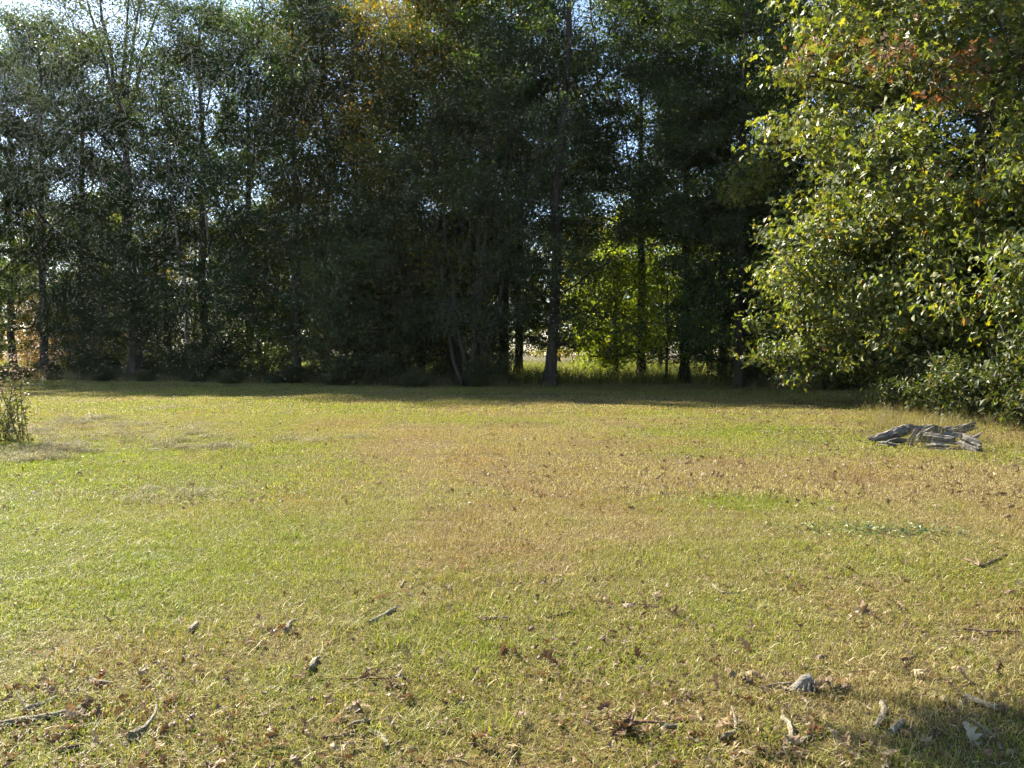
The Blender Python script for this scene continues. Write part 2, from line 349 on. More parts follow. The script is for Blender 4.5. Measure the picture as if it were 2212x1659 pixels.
# ------------------------------------------------------------------ instanced stuff (grass)
def scatter(name, pts, rots, scls, vids, sources, label, cat):
    """ONE object of kind stuff: small patches instanced on points by geometry nodes"""
    me = bpy.data.meshes.new(name); n = len(pts)
    me.vertices.add(n); me.vertices.foreach_set('co', np.ascontiguousarray(pts, dtype=np.float32).ravel())
    for nm, typ, key, dat in (('rot', 'FLOAT_VECTOR', 'vector', rots), ('scl', 'FLOAT_VECTOR', 'vector', scls)):
        a = me.attributes.new(nm, typ, 'POINT'); a.data.foreach_set(key, np.ascontiguousarray(dat, dtype=np.float32).ravel())
    a = me.attributes.new('vid', 'INT', 'POINT'); a.data.foreach_set('value', np.ascontiguousarray(vids, dtype=np.int32))
    o = bpy.data.objects.new(name, me); COL.objects.link(o)
    src = bpy.data.collections.new(name + '_patches')
    for i, s in enumerate(sources):
        src.objects.link(bpy.data.objects.new('%s_patch_%02d' % (name, i), s))
    ng = bpy.data.node_groups.new(name + '_scatter', 'GeometryNodeTree')
    ng.interface.new_socket('Geometry', in_out='INPUT', socket_type='NodeSocketGeometry')
    ng.interface.new_socket('Geometry', in_out='OUTPUT', socket_type='NodeSocketGeometry')
    gi = ng.nodes.new('NodeGroupInput'); go = ng.nodes.new('NodeGroupOutput')
    ci = ng.nodes.new('GeometryNodeCollectionInfo'); ci.inputs['Collection'].default_value = src
    ci.inputs['Separate Children'].default_value = True; ci.inputs['Reset Children'].default_value = True
    ip = ng.nodes.new('GeometryNodeInstanceOnPoints'); ip.inputs['Pick Instance'].default_value = True
    def named(nm, dt):
        a = ng.nodes.new('GeometryNodeInputNamedAttribute'); a.data_type = dt; a.inputs['Name'].default_value = nm
        return [x for x in a.outputs if x.enabled and x.name == 'Attribute'][0]
    L = ng.links.new
    L(gi.outputs[0], ip.inputs['Points']); L(ci.outputs[0], ip.inputs['Instance'])
    L(named('vid', 'INT'), ip.inputs['Instance Index'])
    er = ng.nodes.new('FunctionNodeEulerToRotation'); L(named('rot', 'FLOAT_VECTOR'), er.inputs[0]); L(er.outputs[0], ip.inputs['Rotation'])
    L(named('scl', 'FLOAT_VECTOR'), ip.inputs['Scale']); L(ip.outputs[0], go.inputs[0])
    md = o.modifiers.new('scatter', 'NODES'); md.node_group = ng
    return tag(o, label, cat, kind='stuff')

def blades(n, size, h0, h1, wdt, lean, rng, P=None, curl=1.0):
    """grass blades over a size x size patch: two bent segments each"""
    if P is None: P = np.concatenate([(rng.random((n, 2)) - 0.5) * size, np.zeros((n, 1))], axis=1)
    az = rng.random(n) * 2 * np.pi; h = (h0 + (h1 - h0) * rng.random(n) ** 1.6)
    d = np.stack([np.cos(az), np.sin(az), np.zeros(n)], 1); sd = np.stack([-np.sin(az), np.cos(az), np.zeros(n)], 1)
    ln = lean * (0.25 + rng.random(n)); up = np.array([[0, 0, 1.0]])
    wv = wdt * (0.6 + 0.8 * rng.random(n))
    tw = (rng.random(n) - 0.5) * 1.6
    sd = norm(sd + d * tw[:, None])
    c1 = norm(up + d * (ln * 0.5)[:, None]); c2 = norm(up * (1.0 - 0.55 * curl * ln)[:, None] + d * (ln * 1.5)[:, None])
    m = P + c1 * (h * 0.55)[:, None]; tip = m + c2 * (h * 0.6)[:, None]
    V = np.stack([P - sd * (wv * 0.5)[:, None], P + sd * (wv * 0.5)[:, None], m + sd * (wv * 0.42)[:, None], m - sd * (wv * 0.42)[:, None], tip], 1).reshape(-1, 3)
    f = np.array([0, 1, 2, 3, 3, 2, 4]); idx = (f[None, :] + (np.arange(n) * 5)[:, None]).ravel()
    return V, idx, np.tile(np.array([4, 3]), n), np.repeat(rng.random(n), 5)

def patch(name, mat, *a, **k):
    me = mesh_np(name, *blades(*a, **k)); me.materials.append(mat); return me

def half_w(y): return 0.70 * y + 1.6

def lawn():
    rng = np.random.default_rng(5)
    A = [patch('fine', M_GRASS, 8600, 1.06, 0.013, 0.056, 0.0034, 1.9, rng) for _ in range(4)]
    B = [patch('mid', M_GRASS, 8000, 2.1, 0.014, 0.060, 0.0075, 1.6, rng) for _ in range(3)]
    C = [patch('far', M_GRASS, 6500, 4.2, 0.02, 0.075, 0.019, 1.0, rng) for _ in range(3)]
    for me in A: pass
    P, Ro, S, I = [], [], [], []
    def zone(y0, y1, st, ids, extra=0.0):
        y = y0 + st / 2
        while y < y1:
            hw = half_w(y + st) + extra; n = int(math.ceil(hw / st))
            for i in range(-n, n + 1):
                x = i * st; P.append((x, y, hz(x, y))); Ro.append((0, 0, rng.integers(4) * math.pi / 2)); s = 1.0; S.append((s, s, 0.85 + 0.4 * rng.random())); I.append(ids[rng.integers(len(ids))])
            y += st
    zone(1.6, 8.6, 1.0, [0, 1, 2, 3]); zone(8.6, 20.6, 2.0, [4, 5, 6]); zone(20.6, 48.6, 4.0, [7, 8, 9], 4.0)
    return scatter('lawn_grass', P, Ro, S, I, A + B + C, 'short mown lawn grass, patchy green and straw coloured', 'grass')
lawn()

def tufts():
    rng = np.random.default_rng(9)
    src = []
    for i in range(4):
        n = 60; P = np.concatenate([rng.normal(0, 0.05, (n, 2)), np.zeros((n, 1))], 1)
        src.append(patch('tuft', M_TUFT, n, 0.1, 0.04, 0.10, 0.0034, 1.2, rng, P=P))
    P, Ro, S, I = [], [], [], []
    while len(P) < 420:
        y = 2.4 + 11 * rng.random() ** 1.5; x = (rng.random() * 2 - 1) * half_w(y)
        if mnoise.noise(Vector((x * 0.9, y * 0.9, 2.0))) + 0.25 * rng.normal() < 0.12: continue
        s = 0.55 + 0.7 * rng.random(); P.append((x, y, hz(x, y))); Ro.append((0, 0, rng.random() * 6.28)); S.append((s * 1.25, s * 1.25, s)); I.append(int(rng.integers(4)))
    scatter('grass_tufts', P, Ro, S, I, src, 'longer green grass tufts standing out of the lawn', 'grass tufts')
tufts()

def dead_straw():
    """loose pale dead blades lying over the near lawn"""
    rng = np.random.default_rng(19); src = [patch('straw', M_STRAW, 230, 1.05, 0.04, 0.12, 0.0030, 3.2, rng, curl=0.5) for _ in range(3)]
    P, Ro, S, I = [], [], [], []
    for y in np.arange(2.1, 9.2, 1.0):
        n = int(math.ceil(half_w(y)))
        for i in range(-n, n + 1): P.append((i, y, hz(i, y) + 0.018)); Ro.append((0, 0, rng.random() * 6.28)); S.append((1, 1, 0.6)); I.append(int(rng.integers(3)))
    scatter('dead_straw', P, Ro, S, I, src, 'loose pale dead grass blades lying over the near lawn', 'dead grass')
dead_straw()

# ------------------------------------------------------------------ trees
def grow(stems, targets_by_clump, slope, rng, step=0.55, first=0.0):
    """connect clumps and their twig ends to the stems; returns nodes, parents, radii seeds"""
    pos, par, isstem = [], [], []
    axis_r = []
    for st in stems:
        for i, p in enumerate(st):
            pos.append(p[:3]); par.append(len(pos) - 2 if i else -1); isstem.append(p[2] >= first)
            axis_r.append(p[3])
    nstem = len(pos)
    cap = 60000
    PA = np.zeros((cap, 3)); PA[:nstem] = np.array(pos); ok = np.zeros(cap, bool); ok[:nstem] = isstem; par = par + [0] * 0
    n = nstem; ends = []
    def connect(tg, sl, cand0, step):
        nonlocal n
        c = PA[:n]; v = tg - c; h = np.hypot(v[:, 0], v[:, 1]); dist = np.sqrt(h * h + v[:, 2] ** 2)
        cost = dist + 1.3 * np.abs(np.minimum(v[:, 2] - sl * h, 0)) + 0.25 * np.maximum(v[:, 2] - (sl + 1.2) * h, 0)
        cost = np.where(ok[:n], cost, 1e9)
        if cand0 is not None: cost[:cand0] += 0.0
        j = int(np.argmin(cost)); a = PA[j].copy(); L = np.linalg.norm(tg - a); m = max(1, int(L / step)); prev = j
        for q in range(1, m + 1):
            s = q / m
            p = a + (tg - a) * s; p[2] += 0.10 * L * math.sin(math.pi * s) * (0.4 if sl > 0.5 else -0.2)
            if q < m: p += rng.normal(0, 0.035 * min(L, 3.0), 3)
            PA[n] = p; ok[n] = True; par.append(prev); prev = n; n += 1
        return prev
    order = sorted(range(len(targets_by_clump)), key=lambda i: targets_by_clump[i][3])
    for i in order:
        c, tw, sl, _ = targets_by_clump[i]
        connect(c, sl, None, step)
    for i in order:
        c, tw, sl, _ = targets_by_clump[i]
        for t in tw:
            ends.append((connect(t, sl * 0.4, None, step * 0.7), i))
    return PA[:n], np.array(par), nstem, np.array(axis_r), ends

def build_tree(name, stems, clumps, rng, bark, leafmat, leaf_tmpl, leaf_size, nleaf, spread, tip_r=0.010, first=1.0, step=0.55, sides=4, droop=0.35, tilt=0.55, odd=None, flare=0.55, trunk_sides=14, outward=0.35):
    """returns meshes (trunk, branches, crown[, odd crown])"""
    stems = [resample(s, 0.6, 0.02, rng) for s in stems]
    PA, par, ns, axr, ends = grow(stems, clumps, 0, rng, step, first)
    n = len(PA); acc = np.zeros(n); e = 2.25
    kids = np.zeros(n, int)
    for i in range(ns, n): kids[par[i]] += 1
    r = np.zeros(n)
    for i in range(n - 1, ns - 1, -1):
        r[i] = max(tip_r, acc[i] ** (1 / e)) if acc[i] > 0 else tip_r
        acc[par[i]] += r[i] ** e
    axr_full = np.concatenate([axr, np.full(n - ns, 9.9)])
    r[:ns] = axr
    ch = np.arange(ns, n); pp = par[ch]
    r0 = np.minimum(np.where(pp < ns, np.minimum(r[ch] * 1.15, axr_full[pp] * 0.75), r[pp]), 0.75 * np.maximum(axr.max() * 0.7, 0.01)); r1 = np.minimum(r[ch], r0)
    thick = r0 > 0.05
    parts = []
    for msk, k in ((thick, sides + 3), (~thick, sides)):
        if msk.any(): parts.append(edges_tubes(PA[pp][msk], PA[ch][msk], r0[msk], r1[msk], k, rng))
    branch = mesh_np(name + '_branches', *merge(parts), smooth=True); branch.materials.append(M_BARK)
    tp = [rough_tube(s[:, :3], s[:, 3], trunk_sides, int(rng.integers(1e6)), 0.06, 0.07, flare=flare) for s in stems]
    trunk = mesh_np(name + '_trunk', *merge(tp), smooth=True); trunk.materials.append(bark)
    E = np.array([x[0] for x in ends]); C = np.array([x[1] for x in ends])
    out = norm(PA[E] - PA[par[E]])
    k = nleaf; N = len(E) * k
    base = np.repeat(PA[E], k, 0); od = np.repeat(out, k, 0); cid = np.repeat(C, k)
    off = rng.normal(0, 1, (N, 3)) * np.array([spread, spread, spread * 0.55]) - od * (rng.random((N, 1)) * spread * 1.3)
    P = base + off
    P[:, 2] = np.maximum(P[:, 2], 0.06)
    D = od * 0.5 + rng.normal(0, 0.75, (N, 3)); D[:, 2] -= droop
    oh = P - np.array([np.mean(PA[:ns, 0]), np.mean(PA[:ns, 1]), 0]); oh[:, 2] = 0
    Nn = rng.normal(0, tilt, (N, 3)) + np.array([0, 0, 1.0 - 0.35 * outward]) + outward * norm(oh)
    S = leaf_size * (0.5 + 0.8 * rng.random(N))
    sel = np.zeros(N, bool)
    if odd is not None: sel = np.isin(cid, np.array(list(odd)))
    res = []
    for mk, mt in ((~sel, leafmat), (sel, M_RUST)):
        if not mk.any(): continue
        me = mesh_np(name + '_crown', *leaves_arrays(P[mk], D[mk], Nn[mk], S[mk], leaf_tmpl, rng)); me.materials.append(mt); res.append(me)
    return trunk, branch, res

def crown_clumps(rng, H, cb, Rm, nclump, twigs, prof='tall', slope=(0.2, 1.3), axis=None, size=0.8, squash=0.6, inner=0.35, stretch=None, gap=None):
    out = []
    for i in range(nclump):
        t = ((i + 0.5) / nclump); t = min(0.999, max(0.0, t + rng.normal(0, 0.02)))
        if prof == 'tall': rr = 0.72 + 0.42 * math.sin(math.pi * min(1, t * 0.9 + 0.12)) ; rr *= (1.0 if t < 0.72 else math.sqrt(max(0.02, 1 - ((t - 0.72) / 0.30) ** 2)))
        elif prof == 'round': rr = math.sqrt(max(0.03, 1 - (2 * t - 0.9) ** 2 / 1.25))
        elif prof == 'vase': rr = 0.35 + 0.75 * t if t < 0.8 else 0.95 * math.sqrt(max(0.03, 1 - ((t - 0.8) / 0.21) ** 2))
        else: rr = 1.0 - 0.85 * t
        u = inner + (1 - inner) * math.sqrt(rng.random()); az = i * 2.39996 + rng.normal(0, 0.35)
        z = cb + (H - cb) * t
        ax = np.array([0, 0]) if axis is None else np.array([np.interp(z, axis[:, 2], axis[:, 0]), np.interp(z, axis[:, 2], axis[:, 1])])
        rad = Rm * rr * u
        sx, sy = (1, 1) if stretch is None else stretch
        c = np.array([ax[0] + rad * math.cos(az) * sx, ax[1] + rad * math.sin(az) * sy, z])
        if gap is not None and gap(c): continue
        sl = slope[0] + (slope[1] - slope[0]) * t
        tw = c + rng.normal(0, 1, (twigs, 3)) * np.array([size, size, size * squash])
        tw[:, 2] = np.maximum(tw[:, 2], 0.25)
        out.append((c, tw, sl, rad))
    return out

TREE_N = [0]
def place_tree(meshes, name, loc, rz, scale, label, cat, group=None, with_parts=True):
    t, b, cs = meshes
    root = empty(name, loc, rz); root.scale = scale if isinstance(scale, tuple) else (scale,) * 3
    tag(root, label, cat, group)
    link('trunk', t, None, root); 
    br = link('branches', b, None, root); br['kind'] = 'stuff'
    for c in cs:
        o = link('crown', c, None, root); o['kind'] = 'stuff'
    return root

def stem(H, r0, lean=(0, 0), wob=0.15, rng=None, top=0.03, base=(0, 0)):
    n = 9; p = []
    for i in range(n):
        s = i / (n - 1); j = rng.normal(0, wob, 2) * (1 if 0 < i < n else 0)
        p.append((base[0] + lean[0] * s + j[0], base[1] + lean[1] * s + j[1], H * s - (0.05 if i == 0 else 0), r0 * (1 - s) ** 0.75 + top))
    return p

protos = {}
def proto(key, seed, H, cb, Rm, nclump, twigs, nleaf, lsize, mat, r0, prof='tall', slope=(0.1, 1.4), lean=(0, 0), stems=None, spread=0.42, size=0.85, bark=M_BARK, first=None, inner=0.35, gap=None, tilt=0.55, squash=0.6, stretch=None):
    rng = np.random.default_rng(seed)
    st = stems(rng) if stems else [stem(H * 0.97, r0, lean, 0.12, rng)]
    ax = np.array(st[0])
    cl = crown_clumps(rng, H, cb, Rm, nclump, twigs, prof, slope, ax, size, squash, inner, stretch, gap)
    protos[key] = build_tree(key, st, cl, rng, bark, mat, KITE, lsize, nleaf, spread, first=(cb * 0.5 if first is None else first), tilt=tilt)
    return protos[key]

# front row of the wood (metres)
proto('a', 11, 25, 2.8, 5.2, 104, 12, 42, 0.175, M_WOOD1, 0.28, size=0.72, squash=0.5, spread=0.34)
proto('b', 12, 24, 3.4, 4.9, 100, 12, 42, 0.175, M_WOOD5, 0.25, size=0.70, squash=0.5, spread=0.34)
proto('c', 13, 26, 2.6, 5.3, 104, 12, 42, 0.175, M_WOOD1, 0.28, lean=(0.8, 0), size=0.74, squash=0.5, spread=0.34)
proto('d', 14, 23, 2.0, 3.8, 100, 10, 42, 0.18, M_WOOD3, 0.22)
proto('hero', 15, 27, 2.4, 4.4, 100, 9, 36, 0.17, M_WOOD1, 0.29, slope=(0.25, 1.8), lean=(1.3, 0.2), spread=0.38, inner=0.25, gap=lambda c: c[0] > 1.2 and 7.5 < c[2] < 15 and (int(c[2] * 7) % 5) > 1)
proto('high', 28, 26, 9.0, 5.4, 108, 12, 44, 0.19, M_WOOD5, 0.26, first=7.0, size=0.75, squash=0.55, spread=0.36)
def vase_stems(rng):
    s = [stem(17.0, 0.32, (-0.5, 0), 0.10, rng, top=0.14)]
    for a, b in ((-3.2, 0.6), (-1.4, -0.8), (0.3, 0.5), (1.9, -0.5), (3.0, 0.8)):
        p = []
        for i in range(7):
            q = i / 6; p.append((-0.5 + a * q ** 1.2 + rng.normal(0, 0.08), b * q, 16.4 + 11 * q, 0.12 * (1 - q) + 0.03))
        s.append(p)
    return s
proto('vase', 16, 28, 2.5, 5.4, 120, 9, 40, 0.18, M_WOOD2, 0.32, prof='vase', stems=vase_stems, slope=(0.3, 1.8))
def multi_stems(rng):
    return [stem(17, 0.14, (1.6, 0.2), 0.12, rng), stem(16, 0.15, (0.5, -0.2), 0.12, rng, base=(0.35, 0.1)), stem(15, 0.12, (2.9, 0.4), 0.12, rng, base=(0.6, -0.1)), stem(14, 0.11, (-1.9, 0.0), 0.12, rng, base=(-0.3, 0.1)), stem(12, 0.08, (-2.8, 0.5), 0.12, rng, base=(-0.5, -0.1))]
proto('multi', 17, 19, 2.4, 4.2, 90, 9, 46, 0.17, M_WOOD2, 0.15, stems=multi_stems, prof='tall')
proto('viny', 18, 9.5, 0.8, 3.0, 70, 10, 56, 0.20, M_WOOD2, 0.20, prof='round', slope=(-0.1, 0.8), inner=0.5, spread=0.36)
proto('thicket', 25, 10.0, 0.8, 3.4, 70, 9, 40, 0.18, M_WOOD1, 0.12, prof='round', slope=(0.1, 1.0), inner=0.3, spread=0.42)
proto('under', 19, 6.0, 1.0, 2.4, 40, 9, 40, 0.17, M_WOOD4, 0.09, prof='round', slope=(0.0, 0.7), squash=0.35)
proto('slim', 20, 15, 1.8, 2.0, 46, 8, 36, 0.17, M_WOOD2, 0.10)
def pale_stem(rng): return [[(0, 0, -0.05, 0.11), (-0.1, 0, 6, 0.095), (-0.55, 0, 9, 0.085), (-0.85, 0, 12, 0.075), (-1.05, 0.1, 15, 0.06), (-1.35, 0.1, 18.5, 0.04), (-1.4, 0.1, 20.5, 0.02)]]
proto('pale', 21, 21.5, 10, 2.2, 16, 6, 26, 0.14, M_WOOD2, 0.14, stems=pale_stem, bark=M_PALE, slope=(0.5, 1.6), first=9)
proto('far', 22, 21, 1.5, 4.6, 80, 7, 30, 0.32, M_FAR, 0.25, spread=0.5)
proto('far2', 23, 18, 1.0, 5.0, 75, 7, 30, 0.32, M_WOOD4, 0.25, prof='round', spread=0.5)
proto('glow', 29, 9.5, 1.9, 3.3, 46, 6, 17, 0.24, M_WOOD4, 0.09, prof='round', slope=(0.0, 0.8), size=0.7, squash=0.35, spread=0.42)
proto('gold', 24, 5.5, 0.5, 2.6, 40, 9, 40, 0.16, M_GOLD, 0.06, prof='round', slope=(0.1, 0.9))
proto('shrub', 26, 2.3, 0.25, 1.7, 30, 8, 46, 0.13, M_SHRUB, 0.03, prof='round', slope=(0.1, 0.8), size=0.32, spread=0.22)
proto('shrub2', 27, 1.7, 0.2, 1.4, 26, 8, 44, 0.12, M_SHRUB, 0.03, prof='round', slope=(0.1, 0.9), size=0.30, spread=0.22)

def tree_at(key, px, D, rz, sc_, label, name='tree', cat='tree', group=None):
    return place_tree(protos[key], name, base_at(px, D), rz, sc_, label, cat, group)

G1 = 'trees along the edge of the wood'
front = [
 ('c', -90, 51, 2.0, 0.92, 'dark tree at the far left edge of the picture, branches hanging low'),
 ('b', 30, 55.5, 3.1, 0.95, 'dark tree between the far left tree and the straight dark trunk, set back'),
 ('b', 185, 54.5, 4.2, 1.0, 'dark tree set back left of the tall forking oak'),
 ('high', 96, 52, 1.0, 0.92, 'straight dark trunked tree in front of the golden bush, second from the left'),
 ('vase', 292, 49.5, 0.0, 0.95, 'tall oak forking into ascending bare limbs against the sky at upper left'),
 ('slim', 362, 48.5, 0.7, 0.9, 'slender dark trunked tree just right of the tall forking oak'),
 ('pale', 405, 47.5, 0.0, 1.0, 'thin pale barked tree, the left one of two pale stems'),
 ('pale', 472, 47.0, 0.35, (0.9, 0.9, 0.98), 'thin pale barked tree, the right one of two pale stems'),
 ('a', 440, 48, 0.4, 0.93, 'broad dark tree behind the two pale stems'),
 ('a', 640, 44.5, 2.2, 0.92, 'tall dark tree with yellowing top left of the vine-covered tree'),
 ('d', 705, 46.5, 0.8, 1.0, 'yellowing tree rising behind the vine-covered tree'),
 ('viny', 800, 41, 0.5, 1.0, 'low rounded vine-covered tree with drooping greyish leaves at the wood edge'),
 ('d', 905, 43.5, 3.0, 1.02, 'narrow tree with bright yellow leaves at the top of the picture'),
 ('b', 985, 42.5, 4.0, 0.95, 'dark bronze leaved tree behind the cluster of leaning stems'),
 ('multi', 1020, 39.5, 0.0, 0.95, 'many-stemmed tree with thin trunks leaning apart'),
 ('c', 1085, 43.5, 0.9, 0.92, 'tall dark tree between the leaning stems and the single stout trunk'),
 ('hero', 1187, 38.6, 0.0, 0.95, 'tall tree with one stout bare dark trunk, sky showing right of it'),
 ('a', 1600, 37.5, 4.4, 0.86, 'dense dark green tree just left of the sunlit oak'),
 ('high', 1480, 43.0, 5.2, 0.9, 'dark tree behind the sunlit green maple, between bare trunk and oak'),
 ('b', 1790, 36.5, 2.6, 0.86, 'dark tree mostly hidden behind the left side of the sunlit oak'),
]
for k, px, D, rz, s, lab in front:
    tree_at(k, px, D, rz, s, lab, group=G1)
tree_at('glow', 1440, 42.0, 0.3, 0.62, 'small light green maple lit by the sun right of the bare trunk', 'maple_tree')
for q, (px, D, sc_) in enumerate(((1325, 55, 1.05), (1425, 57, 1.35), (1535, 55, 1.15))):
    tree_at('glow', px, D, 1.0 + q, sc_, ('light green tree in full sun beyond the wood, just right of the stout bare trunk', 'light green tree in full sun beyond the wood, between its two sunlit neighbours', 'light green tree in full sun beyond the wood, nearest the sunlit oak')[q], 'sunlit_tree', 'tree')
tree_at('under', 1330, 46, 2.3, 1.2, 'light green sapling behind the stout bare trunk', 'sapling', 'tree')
tree_at('under', 880, 46, 1.3, 1.0, 'light green sapling seen through the gap right of the vine-covered tree', 'sapling', 'tree')
tree_at('gold', 120, 58, 0.3, 1.0, 'golden orange bush glowing behind the straight dark trunk at left', 'golden_bush', 'bush')
tree_at('gold', 215, 60, 1.9, 0.9, 'golden orange bush right of the straight dark trunk at left', 'golden_bush', 'bush')
tree_at('slim', 150, 50.5, 0.2, (0.5, 0.5, 0.5), 'thin sapling leaning beside the straight dark trunk', 'sapling', 'tree')
tree_at('slim', 205, 50, 1.2, (0.55, 0.55, 0.48), 'thin crooked sapling between the golden bush and the forking oak', 'sapling', 'tree')

# far wood beyond the meadow
rng = np.random.default_rng(77)
for i in range(32):
    px = -260 + i * 76 + rng.normal(0, 18); D = 92 + rng.random() * 22
    tree_at('far' if rng.random() < 0.6 else 'far2', px, D, rng.random() * 6.28, 0.8 + 0.3 * rng.random(), 'distant sunlit tree beyond the meadow, seen through gaps in the dark wood', 'far_tree', 'tree', 'distant trees beyond the meadow')

# trees that fill the wood behind the front row, and its undergrowth
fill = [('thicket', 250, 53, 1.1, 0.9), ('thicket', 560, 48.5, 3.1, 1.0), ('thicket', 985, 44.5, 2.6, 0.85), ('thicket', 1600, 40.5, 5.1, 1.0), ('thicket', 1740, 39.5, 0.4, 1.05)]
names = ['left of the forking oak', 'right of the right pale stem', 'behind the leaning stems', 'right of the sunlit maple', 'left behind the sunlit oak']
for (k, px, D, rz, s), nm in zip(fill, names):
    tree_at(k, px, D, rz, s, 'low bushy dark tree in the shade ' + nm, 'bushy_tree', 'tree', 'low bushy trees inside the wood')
back = [('high', 540, 51, 0.3), ('high', 770, 49, 3.0), ('high', 960, 48, 5.0), ('high', 1120, 46, 1.3), ('high', 1385, 46, 3.7),  ('high', 1560, 44, 0.9), ('high', 1700, 41.5, 5.5)]
for k, px, D, rz in back:
    tree_at(k, px, D, rz, 0.9, 'dark tree of the second row, half hidden behind the front trees', 'tree', 'tree', 'second row trees of the wood')
rng = np.random.default_rng(78)
for i in range(30):
    px = -40 + i * 65 + rng.normal(0, 14)
    D = np.interp(px, [0, 300, 600, 900, 1200, 1600, 1900], [52, 50, 44.5, 41.5, 39.5, 37.5, 36.5]) + rng.normal(0.2, 1.5)
    s = 0.42 + 0.32 * rng.random()
    if 1110 < px < 1600: continue
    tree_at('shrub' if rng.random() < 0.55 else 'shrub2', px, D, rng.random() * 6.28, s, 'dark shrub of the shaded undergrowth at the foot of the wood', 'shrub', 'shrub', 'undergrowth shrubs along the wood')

for i in range(9):
    px = 60 + i * 118 + rng.normal(0, 40); D = np.interp(px, [0, 300, 600, 900, 1200], [50, 48, 43, 40, 38]) - 0.8 - 1.6 * rng.random()
    tree_at('shrub2', px, D, rng.random() * 6.28, 0.26 + 0.22 * rng.random(), 'small low shrub standing out onto the shaded grass before the wood', 'shrub', 'shrub', 'small shrubs before the wood')

# ------------------------------------------------------------------ sunlit trees at the right
def right_oak():
    rng = np.random.default_rng(31)
    st = [[(0, 0, -0.05, 0.34), (0.1, 0, 2.2, 0.30), (-0.1, 0, 5.0, 0.26), (0.1, 0, 8.0, 0.22), (0, 0, 12, 0.15), (0.1, 0, 17.5, 0.04)]]
    cl = []
    n = 250
    for i in range(n):
        t = (i + 0.5) / n; z = 4.2 + 13.6 * t
        rr = 8.3 * math.sqrt(max(0.05, 1 - ((t - 0.40) / 0.64) ** 2)) * (0.86 + 0.22 * math.sin(i * 1.7))
        u = 0.42 + 0.58 * math.sqrt(rng.random()); az = i * 2.39996 + rng.normal(0, 0.3)
        c = np.array([rr * u * math.cos(az), rr * u * math.sin(az) * 0.9, z - 0.13 * rr * u + 0.6])
        tw = c + rng.normal(0, 1, (9, 3)) * np.array([0.66, 0.66, 0.32])
        cl.append((c, tw, 0.15 + 0.8 * t, rr * u))
    odd = {i for i in range(n) if cl[i][0][2] > 6.5 and rng.random() < 0.05}
    return build_tree('right_oak', st, cl, rng, M_BARK, M_OAK, OAK_T, 0.225, 33, 0.32, tip_r=0.009, first=2.0, step=0.55, sides=5, odd=odd, tilt=0.65, droop=0.5, outward=0.9)
ro = right_oak()
place_tree(ro, 'oak_tree', (15.4, 25.5, 0), 0.4, 1.0, 'large sunlit oak filling the right side, lobed green leaves with rusty sprays', 'oak tree')

def broad_tree():
    rng = np.random.default_rng(33)
    st = [[(0, 0, -0.05, 0.15), (-0.1, 0, 1.5, 0.13), (-0.5, -0.1, 3.0, 0.10), (-0.8, -0.1, 4.6, 0.06), (-0.9, 0, 6.0, 0.03)],
          [(0.1, 0, 0.5, 0.11), (0.6, 0.2, 1.8, 0.09), (1.4, 0.3, 3.6, 0.06), (1.8, 0.3, 5.2, 0.03)]]
    cl = []; n = 110
    for i in range(n):
        t = (i + 0.5) / n; z = 1.0 + 5.6 * t
        rr = 4.7 * math.sqrt(max(0.06, 1 - ((t - 0.36) / 0.70) ** 2)) * (0.88 + 0.2 * math.sin(i * 2.1))
        u = 0.42 + 0.58 * math.sqrt(rng.random()); az = i * 2.39996 + rng.normal(0, 0.3)
        c = np.array([rr * u * math.cos(az) - 0.3, rr * u * math.sin(az) * 0.8, max(0.45 + 0.33 * max(0.0, rr * u - 0.8), z - 0.10 * rr * u)])
        tw = c + rng.normal(0, 1, (9, 3)) * np.array([0.50, 0.50, 0.28]); tw[:, 2] = np.maximum(tw[:, 2], 0.3)
        cl.append((c, tw, 0.1 + 0.6 * t, rr * u))
    odd = {i for i in range(n) if rng.random() < 0.012}
    return build_tree('broad', st, cl, rng, M_BARK, M_BROAD, OVAL, 0.19, 42, 0.29, tip_r=0.008, first=0.8, step=0.45, sides=5, odd=odd, tilt=0.65, droop=0.6, outward=0.9)
bt = broad_tree()
place_tree(bt, 'hickory_tree', (13.0, 24.2, 0), 0.0, 1.0, 'smaller broad-leaved tree below the oak, glossy drooping leaves reaching left', 'tree')
place_tree(bt, 'hickory_tree', (15.3, 18.0, 0), 2.4, (1.05, 1.05, 1.15), 'broad-leaved tree at the right edge behind the grey logs', 'tree')
place_tree(bt, 'hickory_tree', (17.5, 21.5, 0), 4.4, (1.1, 1.1, 1.5), 'broad-leaved tree at the right edge deep in the oak shade', 'tree')
def leafy_bush():
    rng = np.random.default_rng(35); st = []
    for k in range(5):
        a = k * 1.257 + rng.normal(0, 0.3); l = 0.5 + 0.7 * rng.random()
        st.append([(0.1 * math.cos(a), 0.1 * math.sin(a), -0.03, 0.025), (0.4 * l * math.cos(a), 0.4 * l * math.sin(a), 0.8, 0.02), (l * math.cos(a), l * math.sin(a), 1.5 + 0.7 * rng.random(), 0.01)])
    cl = []
    for i in range(30):
        a = i * 2.4; r = 1.5 * math.sqrt(rng.random()); z = 0.25 + (2.3 - 0.7 * r) * rng.random() ** 0.8
        c = np.array([r * math.cos(a), r * math.sin(a), z]); tw = c + rng.normal(0, 1, (5, 3)) * np.array([0.26, 0.26, 0.22]); tw[:, 2] = np.maximum(tw[:, 2], 0.12); cl.append((c, tw, 0.6, r))
    return build_tree('leafy_bush', st, cl, rng, M_BARK, M_SHRUB, OVAL, 0.15, 22, 0.20, tip_r=0.005, first=0.2, step=0.3, tilt=0.8, outward=0.5)
lb = leafy_bush()
